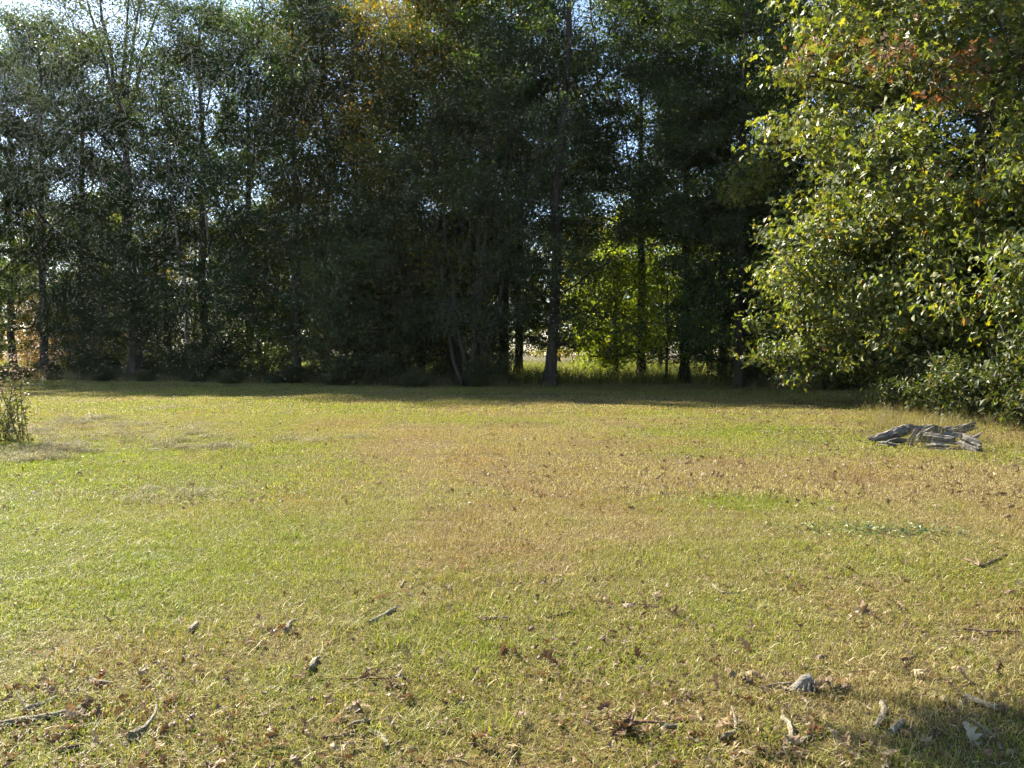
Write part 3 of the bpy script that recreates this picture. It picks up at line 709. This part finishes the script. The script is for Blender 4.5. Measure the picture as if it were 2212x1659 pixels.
for x, y, rz, sc_, lab in ((11.3, 18.9, 0.6, 0.85, 'low leafy bush directly behind the middle of the grey logs'), (11.9, 16.3, 2.2, 0.8, 'low leafy bush directly behind the right end of the grey logs'), (11.9, 21.6, 4.4, 0.9, 'low leafy bush in the shade left behind the grey logs'),
                           (12.3, 17.6, 1.2, 1.15, 'taller leafy bush in the shade behind the right end of the grey logs'), (12.4, 21.4, 3.1, 1.1, 'leafy bush below the drooping glossy leaves'), (13.4, 15.4, 5.0, 1.1, 'taller leafy bush at the right picture edge')):
    place_tree(lb, 'leafy_bush', (x, y, 0), rz, sc_, lab, 'bush')
place_tree(ro, 'oak_tree', (22.5, 30.0, 0), 2.6, 1.05, 'second oak behind the large sunlit one at the upper right corner', 'oak tree')
place_tree(protos['shrub2'], 'shrub', (11.3, 14.2, 0), 4.0, 0.6, 'small shrub at the right picture edge beside the grey logs', 'shrub')
for px, D, rz, s in ((410, 46.6, 0.5, 0.95), (476, 46.0, 2.5, 0.9)):
    place_tree(protos['shrub'], 'shrub', base_at(px, D), rz, s, 'shrub at the foot of the %s pale stem' % ('left' if px < 450 else 'right'), 'shrub')

def overhead_oak():
    """the oak the photographer stands beside: only the shadow of one bough falls into the picture"""
    rng = np.random.default_rng(41)
    st = [[(0, 0, -0.05, 0.30), (0, 0.1, 3, 0.27), (0.1, 0, 6, 0.22), (0, 0, 9, 0.15), (0, 0, 12, 0.05)]]
    cl = crown_clumps(rng, 12.5, 7.0, 3.4, 40, 8, 'round', (0.3, 1.2), None, 0.5)
    for c in ((3.7, 4.95, 8.0), (4.0, 5.0, 8.05), (4.35, 5.05, 8.0), (4.7, 5.15, 8.05), (4.2, 4.8, 8.0), (5.0, 5.1, 8.0)):
        c = np.array(c); cl.append((c, c + rng.normal(0, 1, (8, 3)) * np.array([0.12, 0.10, 0.06]), 0.3, 6.0))
    return build_tree('near_oak', st, cl, rng, M_BARK, M_OAK, OAK_T, 0.16, 22, 0.22, tip_r=0.008, first=5.0, sides=5)
place_tree(overhead_oak(), 'oak_tree', (-9.15, 4.85, 0), 0, 1.0, 'oak beside the photographer whose bough shades the lower right corner', 'oak tree')

# ------------------------------------------------------------------ meadow and rough grass
def meadow():
    rng = np.random.default_rng(51)
    src = [patch('meadow', M_MEADOW, 1500, 4.4, 0.35, 1.0, 0.03, 0.6, rng) for _ in range(3)]
    P, Ro, S, I = [], [], [], []
    for y in np.arange(44, 92, 4.0):
        for x in np.arange(-52, 48, 4.0):
            lim = np.interp(x, [-34, -24, -12, 0, 4, 12, 18], [56, 54, 47, 42.5, 41.5, 41, 40])
            if y < lim: continue
            P.append((x + rng.normal(0, .3), y, hz(x, y))); Ro.append((0, 0, rng.random() * 6.28)); s = 0.9 + 0.3 * rng.random(); S.append((s, s, s)); I.append(int(rng.integers(3)))
    scatter('meadow_grass', P, Ro, S, I, src, 'tall sunlit meadow grass beyond the wood', 'meadow')
    src = [patch('rough', M_TALL, 60, 0.5, 0.15, 0.50, 0.005, 0.6, rng) for _ in range(3)]
    P, Ro, S, I = [], [], [], []
    for i in range(430):
        u = rng.random()
        if i < 120:      # round the logs and along the edge of the right hand trees
            y = 13.4 + 11.0 * u; x = 6.6 + 0.4 * (y - 13.4) + rng.random() * 3.4 - (0.2 if y < 14.6 else 0.0)
            if y < 14.6: x = 6.7 + 3.8 * rng.random()
        else:            # below the treeline
            px = 20 + 1780 * u; D = np.interp(px, [0, 300, 600, 900, 1200, 1600, 1800], [50.5, 48.5, 43.5, 40.3, 38.3, 37, 36]) + rng.normal(0, 0.7) + 0.9 * math.sin(px * 0.021); x = (px - 1106) / FPX * D; y = D
        P.append((x, y, hz(x, y))); Ro.append((0, 0, rng.random() * 6.28)); s = 0.6 + 0.6 * rng.random() + (0.3 + 0.9 * rng.random() if y > 30 and not 1100 < px < 1600 else 0); S.append((s, s, s)); I.append(int(rng.integers(3)))
    scatter('rough_grass', P, Ro, S, I, src, 'long dry uncut grass round the logs and along the trees', 'tall grass')
meadow()

def clippings():
    rng = np.random.default_rng(53)
    src = []
    for _ in range(4):
        n = 170; a = rng.random(n) * 6.283; r = 0.26 * np.sqrt(rng.random(n))
        P = np.stack([r * np.cos(a), r * np.sin(a), 0.012 + 0.12 * np.maximum(0, 1 - (r / 0.26) ** 2) * rng.random(n)], 1)
        src.append(patch('clip', M_CLIP, n, 0.5, 0.05, 0.13, 0.010, 2.6, rng, P=P, curl=0.6))
    lines = [([(0, 985), (60, 975), (130, 965), (175, 978)], 0.38, 70), ([(45, 925), (100, 945), (150, 960)], 0.30, 46), ([(70, 905), (150, 915), (200, 903)], 0.30, 40),
             ([(190, 902), (240, 915), (290, 938), (340, 958), (420, 966), (490, 969)], 0.22, 80), ([(310, 915), (380, 935), (470, 950)], 0.25, 26), ([(330, 1065), (400, 1050), (500, 1045)], 0.5, 12),
             ([(560, 955), (680, 950), (790, 945)], 0.2, 14), ([(0, 1000), (90, 990)], 0.3, 16)]
    P, Ro, S, I = [], [], [], []
    for ln, wd, n in lines:
        q = np.array([gp(*p)[:2] for p in ln])
        for _ in range(n):
            u = rng.random() * (len(q) - 1); k = int(u); b = q[k] + (q[k + 1] - q[k]) * (u - k) + rng.normal(0, wd, 2)
            s = 0.30 + 0.6 * rng.random() ** 2; P.append((b[0], b[1], hz(b[0], b[1]) + 0.005)); Ro.append((0, 0, rng.random() * 6.28)); S.append((s * (0.8 + 0.6 * rng.random()), s, s * (0.5 + 0.8 * rng.random()))); I.append(int(rng.integers(4)))
    scatter('grass_clippings', P, Ro, S, I, src, 'raked rows of grey-green dried grass clippings on the left of the lawn', 'grass clippings')
clippings()

def clover():
    rng = np.random.default_rng(55); c = gp(1880, 1152); n = 420
    P = np.stack([c[0] + rng.normal(0, 0.42, n), c[1] + rng.normal(0, 0.17, n), 0.02 + 0.03 * rng.random(n)], 1); P[:, 2] += [hz(a, b) for a, b in P[:, :2]]
    D = rng.normal(0, 1, (n, 3)) * np.array([1, 1, 0.3]); N = rng.normal(0, 0.4, (n, 3)) + np.array([0, 0, 1.0])
    me = mesh_np('clover', *leaves_arrays(P, D, N, 0.03 + 0.03 * rng.random(n), OVAL, rng)); 
    tag(link('clover_patch', me, M_CLOVER), 'flat patch of bluish green weeds in the lawn at right', 'ground cover', kind='stuff')
clover()

# ------------------------------------------------------------------ tall weed at the left edge
def tall_weed():
    rng = np.random.default_rng(57); b = gp(12, 955); root = empty('tall_weed', b)
    tag(root, 'tall weed at the left edge, green at the base with brown seed heads on top', 'weed')
    gl, br = [], []
    for i in range(22):
        a = rng.random() * 6.283; r = 0.40 * math.sqrt(rng.random()); h = 0.7 + 1.5 * rng.random(); lean = rng.normal(0.06, 0.26, 2)
        pts = [(r * math.cos(a) + lean[0] * s * h, r * math.sin(a) + lean[1] * s * h, h * s) for s in np.linspace(0, 1, 6)]
        rad = np.linspace(0.008, 0.003, 6)
        me = mesh_np('weed_stem', *rough_tube(pts, rad, 5, 600 + i), smooth=True); link('stem', me, M_TWIG, root)
        pts = np.array(pts)
        for s in rng.random(46):
            p = pts[min(5, int(s * 5.99))] + (pts[min(5, int(s * 5.99) + 1)] - pts[min(5, int(s * 5.99))]) * ((s * 5.99) % 1) + rng.normal(0, 0.05 + 0.05 * s, 3)
            (gl if s < 0.52 else br).append((p, 0.085 if s < 0.52 else 0.045))
    for lst, mt, nm in ((gl, M_WEED, 'leaves'), (br, M_BROWNSEED, 'seed_heads')):
        P = np.array([x[0] for x in lst]); P[:, 2] = np.maximum(P[:, 2], 0.03); S = np.array([x[1] for x in lst]) * (0.6 + 0.8 * rng.random(len(lst)))
        me = mesh_np('weed_' + nm, *leaves_arrays(P, rng.normal(0, 1, (len(P), 3)), rng.normal(0, 0.7, (len(P), 3)) + np.array([0, 0, 1.0]), S, OVAL if mt is M_WEED else KITE, rng))
        link(nm, me, mt, root)['kind'] = 'stuff'
tall_weed()

# ------------------------------------------------------------------ weathered logs at the right
def at_depth(px, py, D):
    """point at distance D along the view, for things standing above the ground"""
    return np.array([(px - 1106) / FPX * D, D, CAM_H - (py - 765) / FPX * D])

def log(pts, rads, label, seed, name='log', k=16, mat=M_GREY, stubs=(), flat=1.0, jag=1.6, cat='log'):
    pts = np.array(pts, dtype=float); o = pts[0].copy(); o[2] = 0
    q = np.concatenate([pts - o, np.array(rads)[:, None]], 1)
    rng = np.random.default_rng(seed); q = resample(q, 0.07 if name == 'log' else 0.05, 0.006, rng)
    root = empty(name, o); tag(root, label, cat)
    me = mesh_np(name, *rough_tube(q[:, :3], q[:, 3], k + 6, seed, 0.30, 0.34, jag=jag, flat=flat), smooth=False); link('wood', me, mat, root)
    for i, (sp, sr) in enumerate(stubs):
        s = resample(np.concatenate([np.array(sp) - o, np.array(sr)[:, None]], 1), 0.05, 0.006, rng)
        link('stub', mesh_np('stub', *rough_tube(s[:, :3], s[:, 3], 9, seed + 50 + i, 0.2, 0.25, jag=1.8), smooth=False), mat, root)
    return root
A = at_depth
log([A(1884, 950, 14.5), A(1912, 944, 14.5), A(1940, 935, 14.5), A(1966, 927, 14.6), A(1985, 930, 14.7)], [0.05, 0.085, 0.10, 0.095, 0.07], 'long grey weathered log tapering to the left end of the pile', 701)
log([A(1922, 956, 14.1), A(1938, 952, 14.1), A(1966, 952, 14.1)], [0.035, 0.05, 0.04], 'short pale rounded root lying in front of the long left log', 702)
log([A(1972, 960, 13.7), A(1975, 945, 13.75), A(1980, 932, 13.8)], [0.06, 0.055, 0.03], 'upright splintered grey slab in the middle of the log pile', 703, k=10, flat=0.4,
    stubs=[((A(1984, 942, 13.7), A(1992, 934, 13.75), A(1999, 927, 13.8)), (0.02, 0.016, 0.008)), ((A(1978, 936, 13.8), A(1982, 924, 13.8)), (0.014, 0.006))])
log([A(1990, 944, 13.8), A(2015, 945, 13.7), A(2045, 949, 13.6), A(2064, 951, 13.5)], [0.075, 0.095, 0.08, 0.06], 'grey log with a cut pale end in the front middle of the pile', 704)
log([A(1985, 935, 14.9), A(2010, 934, 14.9), A(2040, 936, 14.9), A(2075, 929, 14.8), A(2106, 921, 14.7)], [0.10, 0.13, 0.10, 0.075, 0.06], 'grey log raised to the right at the back of the pile', 705,
    stubs=[((A(1990, 928, 14.9), A(2000, 915, 14.9)), (0.03, 0.01))])
log([A(2086, 952, 13.3), A(2098, 957, 13.2), A(2114, 965, 13.1)], [0.09, 0.10, 0.085], 'blocky grey chunk of log at the right end of the pile', 706, k=9,
    stubs=[((A(2098, 950, 13.2), A(2113, 943, 13.2), A(2122, 936, 13.25)), (0.04, 0.03, 0.015))])
log([gp(1900, 957, 0.03), gp(1918, 958, 0.05), gp(1936, 961, 0.03)], [0.03, 0.04, 0.025], 'small broken grey wood piece at the front left of the log pile', 708, k=8)
log([gp(2000, 962, 0.04), gp(2022, 961, 0.06), gp(2048, 963, 0.04)], [0.04, 0.05, 0.03], 'short dark split piece of wood in front of the middle logs', 709, k=8, flat=0.6)
log([A(2040, 942, 14.2), A(2066, 940, 14.25), A(2092, 944, 14.2)], [0.05, 0.055, 0.035], 'grey broken limb wedged between the back log and the right chunk', 710, k=9)
log([A(1996, 938, 14.3), A(2012, 928, 14.4), A(2026, 921, 14.5)], [0.045, 0.04, 0.02], 'short grey splintered limb leaning on the back log', 711, k=8)
log([gp(2014, 968, 0.015), gp(2050, 969, 0.02), gp(2085, 970, 0.015)], [0.012, 0.015, 0.01], 'thin bare stick lying in front of the log pile', 707, name='stick', k=6, cat='stick')

# ------------------------------------------------------------------ fallen sticks and bark on the lawn
def stick(pp, r0, r1, label, mat, name='stick', flat=1.0, lift=None, forks=(), k=7):
    n = len(pp); pts = []
    for i, (x, y) in enumerate(pp):
        g = gp(x, y); r = r0 + (r1 - r0) * i / max(1, n - 1)
        pts.append((g.x, g.y, hz(g.x, g.y) + r * flat * 0.7 + 0.006 + (lift[i] if lift else 0)))
    if name == 'branch_piece': r0 *= 0.8; r1 *= 0.8
    rads = np.linspace(r0, r1, n)
    o = np.array([pts[0][0], pts[0][1], 0.0]); seed = int(abs(pp[0][0] * 7 + pp[0][1]))
    rng = np.random.default_rng(seed)
    q = resample(np.concatenate([np.array(pts) - o, rads[:, None]], 1), max(0.03, r0 * 1.5), r0 * 0.18, rng)
    root = empty(name, o); tag(root, label, 'bark' if 'bark' in name else 'stick')
    link('wood', mesh_np(name, *rough_tube(q[:, :3], q[:, 3], k, seed, 0.12, 0.2, jag=1.0, flat=flat), smooth=False), mat, root)
    for i, f in enumerate(forks):
        fp = np.array([(*gp(x, y)[:2], 0.02 + 0.02 * j) for j, (x, y) in enumerate(f)]); fp[:, 2] += [hz(a, b) for a, b in fp[:, :2]]
        fq = resample(np.concatenate([fp - o, np.linspace(r0 * 0.6, r0 * 0.25, len(f))[:, None]], 1), 0.04, 0.002, rng)
        link('fork', mesh_np('fork', *rough_tube(fq[:, :3], fq[:, 3], 6, seed + i + 1, 0.12, 0.2, jag=1.0), smooth=False), mat, root)
    return root
S_, T_ = M_STICK, M_TWIG
stick([(-30, 1584), (15, 1574), (80, 1563), (143, 1551), (200, 1538)], 0.018, 0.012, 'thick pale stick running in from the lower left edge under a leaf clump', S_)
stick([(44, 1548), (60, 1541), (97, 1528), (133, 1508)], 0.013, 0.009, 'pale crooked stick just above the thick stick at lower left', S_, forks=[[(62, 1541), (44, 1528), (38, 1520)]])
stick([(195, 1474), (212, 1480), (244, 1484)], 0.012, 0.008, 'short pale stick between two red leaves at lower left', S_)
stick([(410, 1370), (424, 1352)], 0.024, 0.021, 'stubby pale piece of branch, left one of two on the lawn', S_, 'branch_piece')
stick([(618, 1370), (622, 1358), (632, 1347)], 0.024, 0.018, 'stubby pale curved piece of branch beside a dark leaf heap', S_, 'branch_piece')
stick([(669, 1454), (678, 1440), (688, 1430)], 0.022, 0.014, 'stubby pale piece of branch in the longer grass left of centre', S_, 'branch_piece')
stick([(347, 1514), (350, 1526), (358, 1540)], 0.008, 0.006, 'small pale bent stick pointing at the camera at left', S_)
stick([(128, 1634), (150, 1630), (172, 1625)], 0.012, 0.010, 'short dark stick at the lower left bottom edge', T_)
stick([(284, 1606), (296, 1596), (312, 1588)], 0.020, 0.014, 'short knobbly pale stick at the bottom left', S_, forks=[[(312, 1590), (333, 1574), (340, 1558)]])
stick([(306, 1363), (338, 1358)], 0.007, 0.006, 'thin pale stick left of the stubby branch pieces', S_)
stick([(798, 1352), (825, 1338), (855, 1320)], 0.013, 0.010, 'straight half-buried stick in the middle left of the lawn', S_)
stick([(1034, 1349), (1066, 1347), (1098, 1346)], 0.012, 0.008, 'dark stick lying crosswise left of the forked stick', T_)
stick([(1180, 1346), (1215, 1339), (1241, 1330)], 0.008, 0.007, 'dark forked stick in the middle of the lawn', T_, forks=[[(1240, 1330), (1234, 1322), (1200, 1313)]])
stick([(1345, 1311), (1380, 1315), (1415, 1316)], 0.007, 0.005, 'thin dark stick right of the forked stick', T_)
stick([(797, 1594), (820, 1602), (832, 1614), (838, 1628)], 0.012, 0.010, 'pale bent stick near the bottom, curving towards the camera', S_)
stick([(752, 1582), (760, 1575), (804, 1570)], 0.008, 0.009, 'pale hooked stick left of the pale bent stick', S_)
stick([(700, 1606), (745, 1600), (775, 1590), (800, 1586)], 0.006, 0.008, 'dark twig touching the pale hooked stick', T_)
stick([(864, 1634), (905, 1627)], 0.006, 0.005, 'short thin pale stick at the bottom centre', S_)
stick([(735, 1476), (790, 1475), (840, 1476)], 0.005, 0.004, 'thin reddish twig lying crosswise left of centre', M_BARKRED)
stick([(1326, 1604), (1350, 1594), (1395, 1586), (1430, 1581)], 0.018, 0.010, 'dark red-brown strip of bark propped over its own shadow', M_BARKRED, 'bark_strip', 0.45, [0, 0.03, 0.035, 0.02])
stick([(1425, 1583), (1448, 1583), (1470, 1581)], 0.013, 0.010, 'pale stick end sticking out right of the red-brown bark strip', S_)
stick([(1470, 1563), (1498, 1561), (1522, 1561)], 0.022, 0.014, 'flat orange-brown piece of bark', M_BARKRED, 'bark_strip', 0.3)
stick([(1450, 1566), (1476, 1562)], 0.015, 0.012, 'small reddish flake of bark left of the orange-brown bark', M_BARKRED, 'bark_strip', 0.3)
stick([(2085, 1216), (2118, 1231), (2150, 1215), (2174, 1200)], 0.011, 0.006, 'long forked twig at the right middle of the lawn', T_, forks=[[(2116, 1231), (2108, 1222), (2107, 1208)]])
stick([(2082, 1372), (2130, 1377), (2175, 1375), (2216, 1377)], 0.008, 0.006, 'long dark stick at the right edge of the lawn', T_)
stick([(2040, 1390), (2085, 1390), (2140, 1384)], 0.005, 0.004, 'thin twig just below the long dark stick at right', T_)
stick([(1948, 1440), (1965, 1436), (1980, 1426)], 0.010, 0.008, 'short dark stick above the leaf litter at right', T_, forks=[[(1970, 1430), (1955, 1424), (1942, 1418)]])
stick([(1640, 1500), (1668, 1492), (1708, 1488)], 0.011, 0.008, 'pale stick left of the grey bark chunk', S_)
stick([(1688, 1499), (1715, 1506), (1742, 1511), (1784, 1507)], 0.005, 0.005, 'thin curved dark twig in front of the grey bark chunk', T_)
stick([(1806, 1505), (1826, 1493)], 0.014, 0.010, 'small pale stick right of the grey bark chunk', S_)
stick([(1692, 1565), (1706, 1580), (1711, 1598), (1709, 1618)], 0.013, 0.014, 'thick pale ringed stick curving down towards the camera', S_)
stick([(1905, 1535), (1908, 1557), (1892, 1588)], 0.014, 0.013, 'mottled pale stick pointing at the camera left of the corner shadow', S_)
stick([(1948, 1578), (1936, 1586), (1924, 1600)], 0.016, 0.015, 'grey stick lying at the edge of the corner shadow', S_)
stick([(2085, 1521), (2122, 1538), (2154, 1549)], 0.014, 0.015, 'pale lichen-covered stick leading into the corner shadow', S_)
stick([(2104, 1575), (2128, 1592), (2148, 1612), (2165, 1640)], 0.008, 0.007, 'pale stick inside the corner shadow at right', S_)
stick([(1976, 1633), (2003, 1630), (2015, 1606), (2018, 1586)], 0.006, 0.006, 'bent thin twig inside the corner shadow', T_)
stick([(1538, 1272), (1552, 1285), (1566, 1291), (1600, 1290)], 0.008, 0.006, 'pale bent twig in the grass right of centre', S_)
stick([(1552, 1612), (1570, 1602), (1592, 1592)], 0.013, 0.008, 'pale flaking stick at the bottom right of centre', S_, forks=[[(1590, 1592), (1586, 1576), (1580, 1560)]])
stick([(1730, 1620), (1745, 1605), (1752, 1592)], 0.008, 0.006, 'small stick right of the thick ringed stick', S_)
stick([(1855, 1530), (1882, 1546)], 0.005, 0.004, 'short pale straw-like twig left of the mottled stick', S_)
stick([(1120, 1240), (1126, 1275)], 0.004, 0.003, 'single dark stem standing up from the lawn centre', T_, lift=[0.10, 0.0])
stick([(866, 1272), (874, 1258)], 0.008, 0.007, 'short pale twig left of the dark upright stem', S_)

def bark_chunk():
    g = gp(1733, 1502); rng = np.random.default_rng(91); root = empty('bark_chunk', g); tag(root, 'wedge-shaped chunk of grey fissured bark standing in the grass', 'bark')
    out = [(-0.100, 0.0), (-0.05, -0.006), (0.02, 0.0), (0.060, 0.0), (0.066, 0.03), (0.060, 0.068), (0.045, 0.088), (0.015, 0.080), (-0.03, 0.045)]
    V = []; 
    for (y, sc2) in ((-0.022, 0.9), (-0.010, 1.0), (0.012, 1.0), (0.024, 0.88)):
        for (x, z) in out: V.append((x * sc2 + rng.normal(0, 0.003), y + rng.normal(0, 0.004) + z * 0.35, z * sc2 + 0.004 + rng.normal(0, 0.002)))
    n = len(out); F = [tuple(range(n))[::-1], tuple(range(3 * n, 4 * n))]
    for l in range(3):
        for j in range(n): F.append((l * n + j, l * n + (j + 1) % n, (l + 1) * n + (j + 1) % n, (l + 1) * n + j))
    me = bpy.data.meshes.new('bark_chunk'); me.from_pydata(V, [], F); link('bark', me, M_SLAB, root)
    # upstanding ridges of the bark
    for i in range(5):
        x = -0.06 + 0.026 * i; pts = [(x + 0.012 * s, -0.030 + 0.3 * (0.005 + 0.055 * s * (0.4 + 0.16 * i)), 0.006 + 0.075 * s * (0.35 + 0.16 * i)) for s in np.linspace(0, 1, 6)]
        link('ridge', mesh_np('ridge', *rough_tube(pts, [0.006, 0.008, 0.009, 0.009, 0.007, 0.004], 6, 300 + i, 0.2, 0.3)), M_SLAB, root)
bark_chunk()

# ------------------------------------------------------------------ fallen leaves
def curled(seed):
    rng = np.random.default_rng(seed); V = []; F = []
    st = [(-0.10, 0.012, 0), (0.0, 0.02, 0), (0.14, 0.12, 0.03), (0.20, 0.06, 0), (0.32, 0.30, 0.07), (0.40, 0.09, 0), (0.54, 0.36, 0.10), (0.63, 0.11, 0), (0.75, 0.25, 0.09), (0.82, 0.08, 0), (0.92, 0.09, 0.03), (1.0, 0.01, 0)]
    for (y, hw, dy) in st:
        hl, hr = hw * rng.uniform(0.7, 1.2), hw * rng.uniform(0.7, 1.2)
        V += [(-hl, y + dy, 0), (0, y, 0), (hr, y + dy, 0)]
    for k in range(len(st) - 1):
        a = 3 * k; F += [(a, a + 1, a + 4, a + 3), (a + 1, a + 2, a + 5, a + 4)]
    V = np.array(V); V[:, 1] -= 0.5; x, y = V[:, 0].copy(), V[:, 1].copy()
    kc = rng.uniform(1.2, 4.0) * rng.choice([1, 1, -1]); b = rng.uniform(-1.6, 1.6); tw = rng.uniform(-1.5, 1.5)
    ang = np.clip(np.abs(x) * kc, -1.9, 1.9); rr = 1.0 / kc          # the halves roll up about the midrib
    xr = np.sign(x) * np.sin(ang) * abs(rr); zr = (1 - np.cos(ang)) * rr
    z = zr + b * y * y * 0.5 + tw * x * y + 0.025 * rng.normal(0, 1, len(x))
    V = np.stack([xr, y * (1 - 0.12 * abs(b)), z], 1); V[:, 2] -= V[:, 2].min()
    f = np.concatenate([np.array(q) for q in F]); tot = np.array([len(q) for q in F])
    return mesh_np('fallen_leaf', V, f, tot, rng.random(1).repeat(len(V)))
LM = []
for i in range(14):
    me = curled(800 + i); me.materials.append(M_LITTER); LM.append(me)
def litter_density(x, y):
    d = 0.35 + 0.5 * (mnoise.noise(Vector((x * 0.8, y * 0.8, 9.0))) > 0.12) + 0.25 * max(0, min(1, (x - 0.6) / 2.0))
    if y > 5.5: d *= 0.55
    if x < -1.0 and y > 4.3: d *= 0.35
    return min(1.0, d)
heaps = [(200, 1556, 0.05, 9), (95, 1500, 0.07, 8), (560, 1385, 0.10, 8), (1365, 1600, 0.06, 8), (1330, 1575, 0.06, 5), (840, 1490, 0.08, 9), (1790, 1500, 0.05, 7), (1880, 1345, 0.10, 8), (1170, 1430, 0.12, 8), (1430, 1330, 0.10, 6),
         (2020, 1470, 0.10, 6), (1640, 1495, 0.10, 7), (2120, 1535, 0.10, 7), (800, 1545, 0.12, 6), (1090, 1625, 0.15, 6), (620, 1640, 0.15, 5), (1560, 1600, 0.08, 5), (1720, 1635, 0.06, 5)]
rng = np.random.default_rng(61); spots = []
for hx, hy, sp, n in heaps:
    g = gp(hx, hy)
    for j in range(n): spots.append((g.x + rng.normal(0, sp), g.y + rng.normal(0, sp * 0.7), 0.014 + 0.04 * rng.random()))
while len(spots) < 290:
    y = 2.75 + 5.5 * rng.random() ** 1.9; x = (rng.random() * 2 - 1) * 0.70 * y
    if rng.random() < litter_density(x, y): spots.append((x, y, 0.012 + 0.02 * rng.random()))
for i, (x, y, z) in enumerate(spots):
    o = bpy.data.objects.new('fallen_leaf', LM[int(rng.integers(len(LM)))]); COL.objects.link(o)
    o.location = (x, y, hz(x, y) + z); s = 0.058 + 0.052 * rng.random(); o.scale = (s, s, s)
    o.rotation_euler = (rng.normal(0, 0.7), rng.normal(0, 0.7), rng.random() * 6.28)
    tag(o, 'curled dry brown oak leaf lying in the short lawn grass', 'leaf', 'dry oak leaves scattered on the lawn')
def special(px, py, size, mat, label, rot, seed):
    me = curled(seed); me.materials.append(mat); g = gp(px, py); o = link('fallen_leaf', me); o.location = (g.x, g.y, hz(g.x, g.y) + 0.015); o.scale = (size,) * 3; o.rotation_euler = rot
    tag(o, label, 'leaf')
special(220, 1470, 0.085, M_REDLEAF, 'rust red oak leaf, the upper one of two at lower left', (0.9, 0.1, 0.4), 821)
special(208, 1496, 0.08, M_REDLEAF, 'rust red oak leaf, the lower one of two at lower left', (0.6, 0.3, 1.4), 822)
special(2206, 1333, 0.12, M_REDLEAF, 'bright red leaf at the right edge of the lawn', (0.7, 0.2, 0.2), 823)
special(1766, 1592, 0.09, M_REDLEAF, 'dull red leaf beside the thick ringed stick', (0.3, 0.2, 2.0), 824)
special(2090, 1615, 0.14, M_PALELEAF, 'large pale lobed oak leaf standing up in the corner shadow', (1.0, 0.25, 0.3), 825)
special(1478, 1510, 0.07, M_PALELEAF, 'small bright white leaf right of the lawn centre', (0.3, 0.1, 1.5), 826)
special(1820, 1640, 0.10, M_PALELEAF, 'pale cupped leaf at the bottom edge left of the corner shadow', (0.5, 0.6, 0.9), 827)
special(150, 1556, 0.13, M_LITTER, 'large dark brown leaf propped on the thick stick at lower left', (1.2, 0.2, 0.2), 828)
special(1609, 1410, 0.12, M_LITTER, 'brown oak leaf standing on edge right of the lawn centre', (1.2, -0.3, 0.6), 829)

P, Ro, S, I = [], [], [], []
rng = np.random.default_rng(63)
while len(P) < 5200:      # crumbs of leaves and those farther off
    y = 2.6 + 17 * rng.random() ** 1.7; x = (rng.random() * 2 - 1) * half_w(y)
    near = y < 8.0
    if rng.random() > litter_density(x, y) * (1.0 if near else 0.8): continue
    s = (0.025 + 0.035 * rng.random()) if near else 0.07 + 0.04 * rng.random()
    P.append((x, y, hz(x, y) + 0.012 + 0.02 * rng.random())); Ro.append((rng.normal(0, 0.6), rng.normal(0, 0.6), rng.random() * 6.28)); S.append((s, s, s)); I.append(int(rng.integers(14)))
for i in range(500):      # under the right hand trees
    y = 13.2 + 8 * rng.random(); x = 5.2 + 5.5 * rng.random(); s = 0.07 + 0.05 * rng.random()
    P.append((x, y, hz(x, y) + 0.02)); Ro.append((rng.normal(0, 0.4), rng.normal(0, 0.4), rng.random() * 6.28)); S.append((s, s, s)); I.append(int(rng.integers(14)))
scatter('leaf_litter', P, Ro, S, I, LM, 'crumbled dry leaf litter strewn over the lawn', 'leaf litter')

# ------------------------------------------------------------------ thin air volume added to imitate veiling lens glare
def glare_veil():
    x0, x1, y0, y1, z0, z1 = -950, 950, -350, 1550, -1.2, 33.0
    V = [(x, y, z) for x in (x0, x1) for y in (y0, y1) for z in (z0, z1)]
    F = [(0, 1, 3, 2), (4, 6, 7, 5), (0, 4, 5, 1), (2, 3, 7, 6), (0, 2, 6, 4), (1, 5, 7, 3)]
    me = bpy.data.meshes.new('glare_veil'); me.from_pydata(V, [], F)
    m, t, out = newmat('glare_veil_air'); v = nd(t, 'ShaderNodeVolumePrincipled')
    v.inputs['Color'].default_value = (0.80, 0.90, 1.0, 1); v.inputs['Density'].default_value = 0.00014; v.inputs['Anisotropy'].default_value = 0.70
    t.links.new(v.outputs[0], out.inputs['Volume'])
    tag(link('glare_veil', me, m), 'thin bright air volume added to imitate veiling lens glare', 'glare_veil', kind='stuff')
glare_veil()
cy.volume_bounces = 0
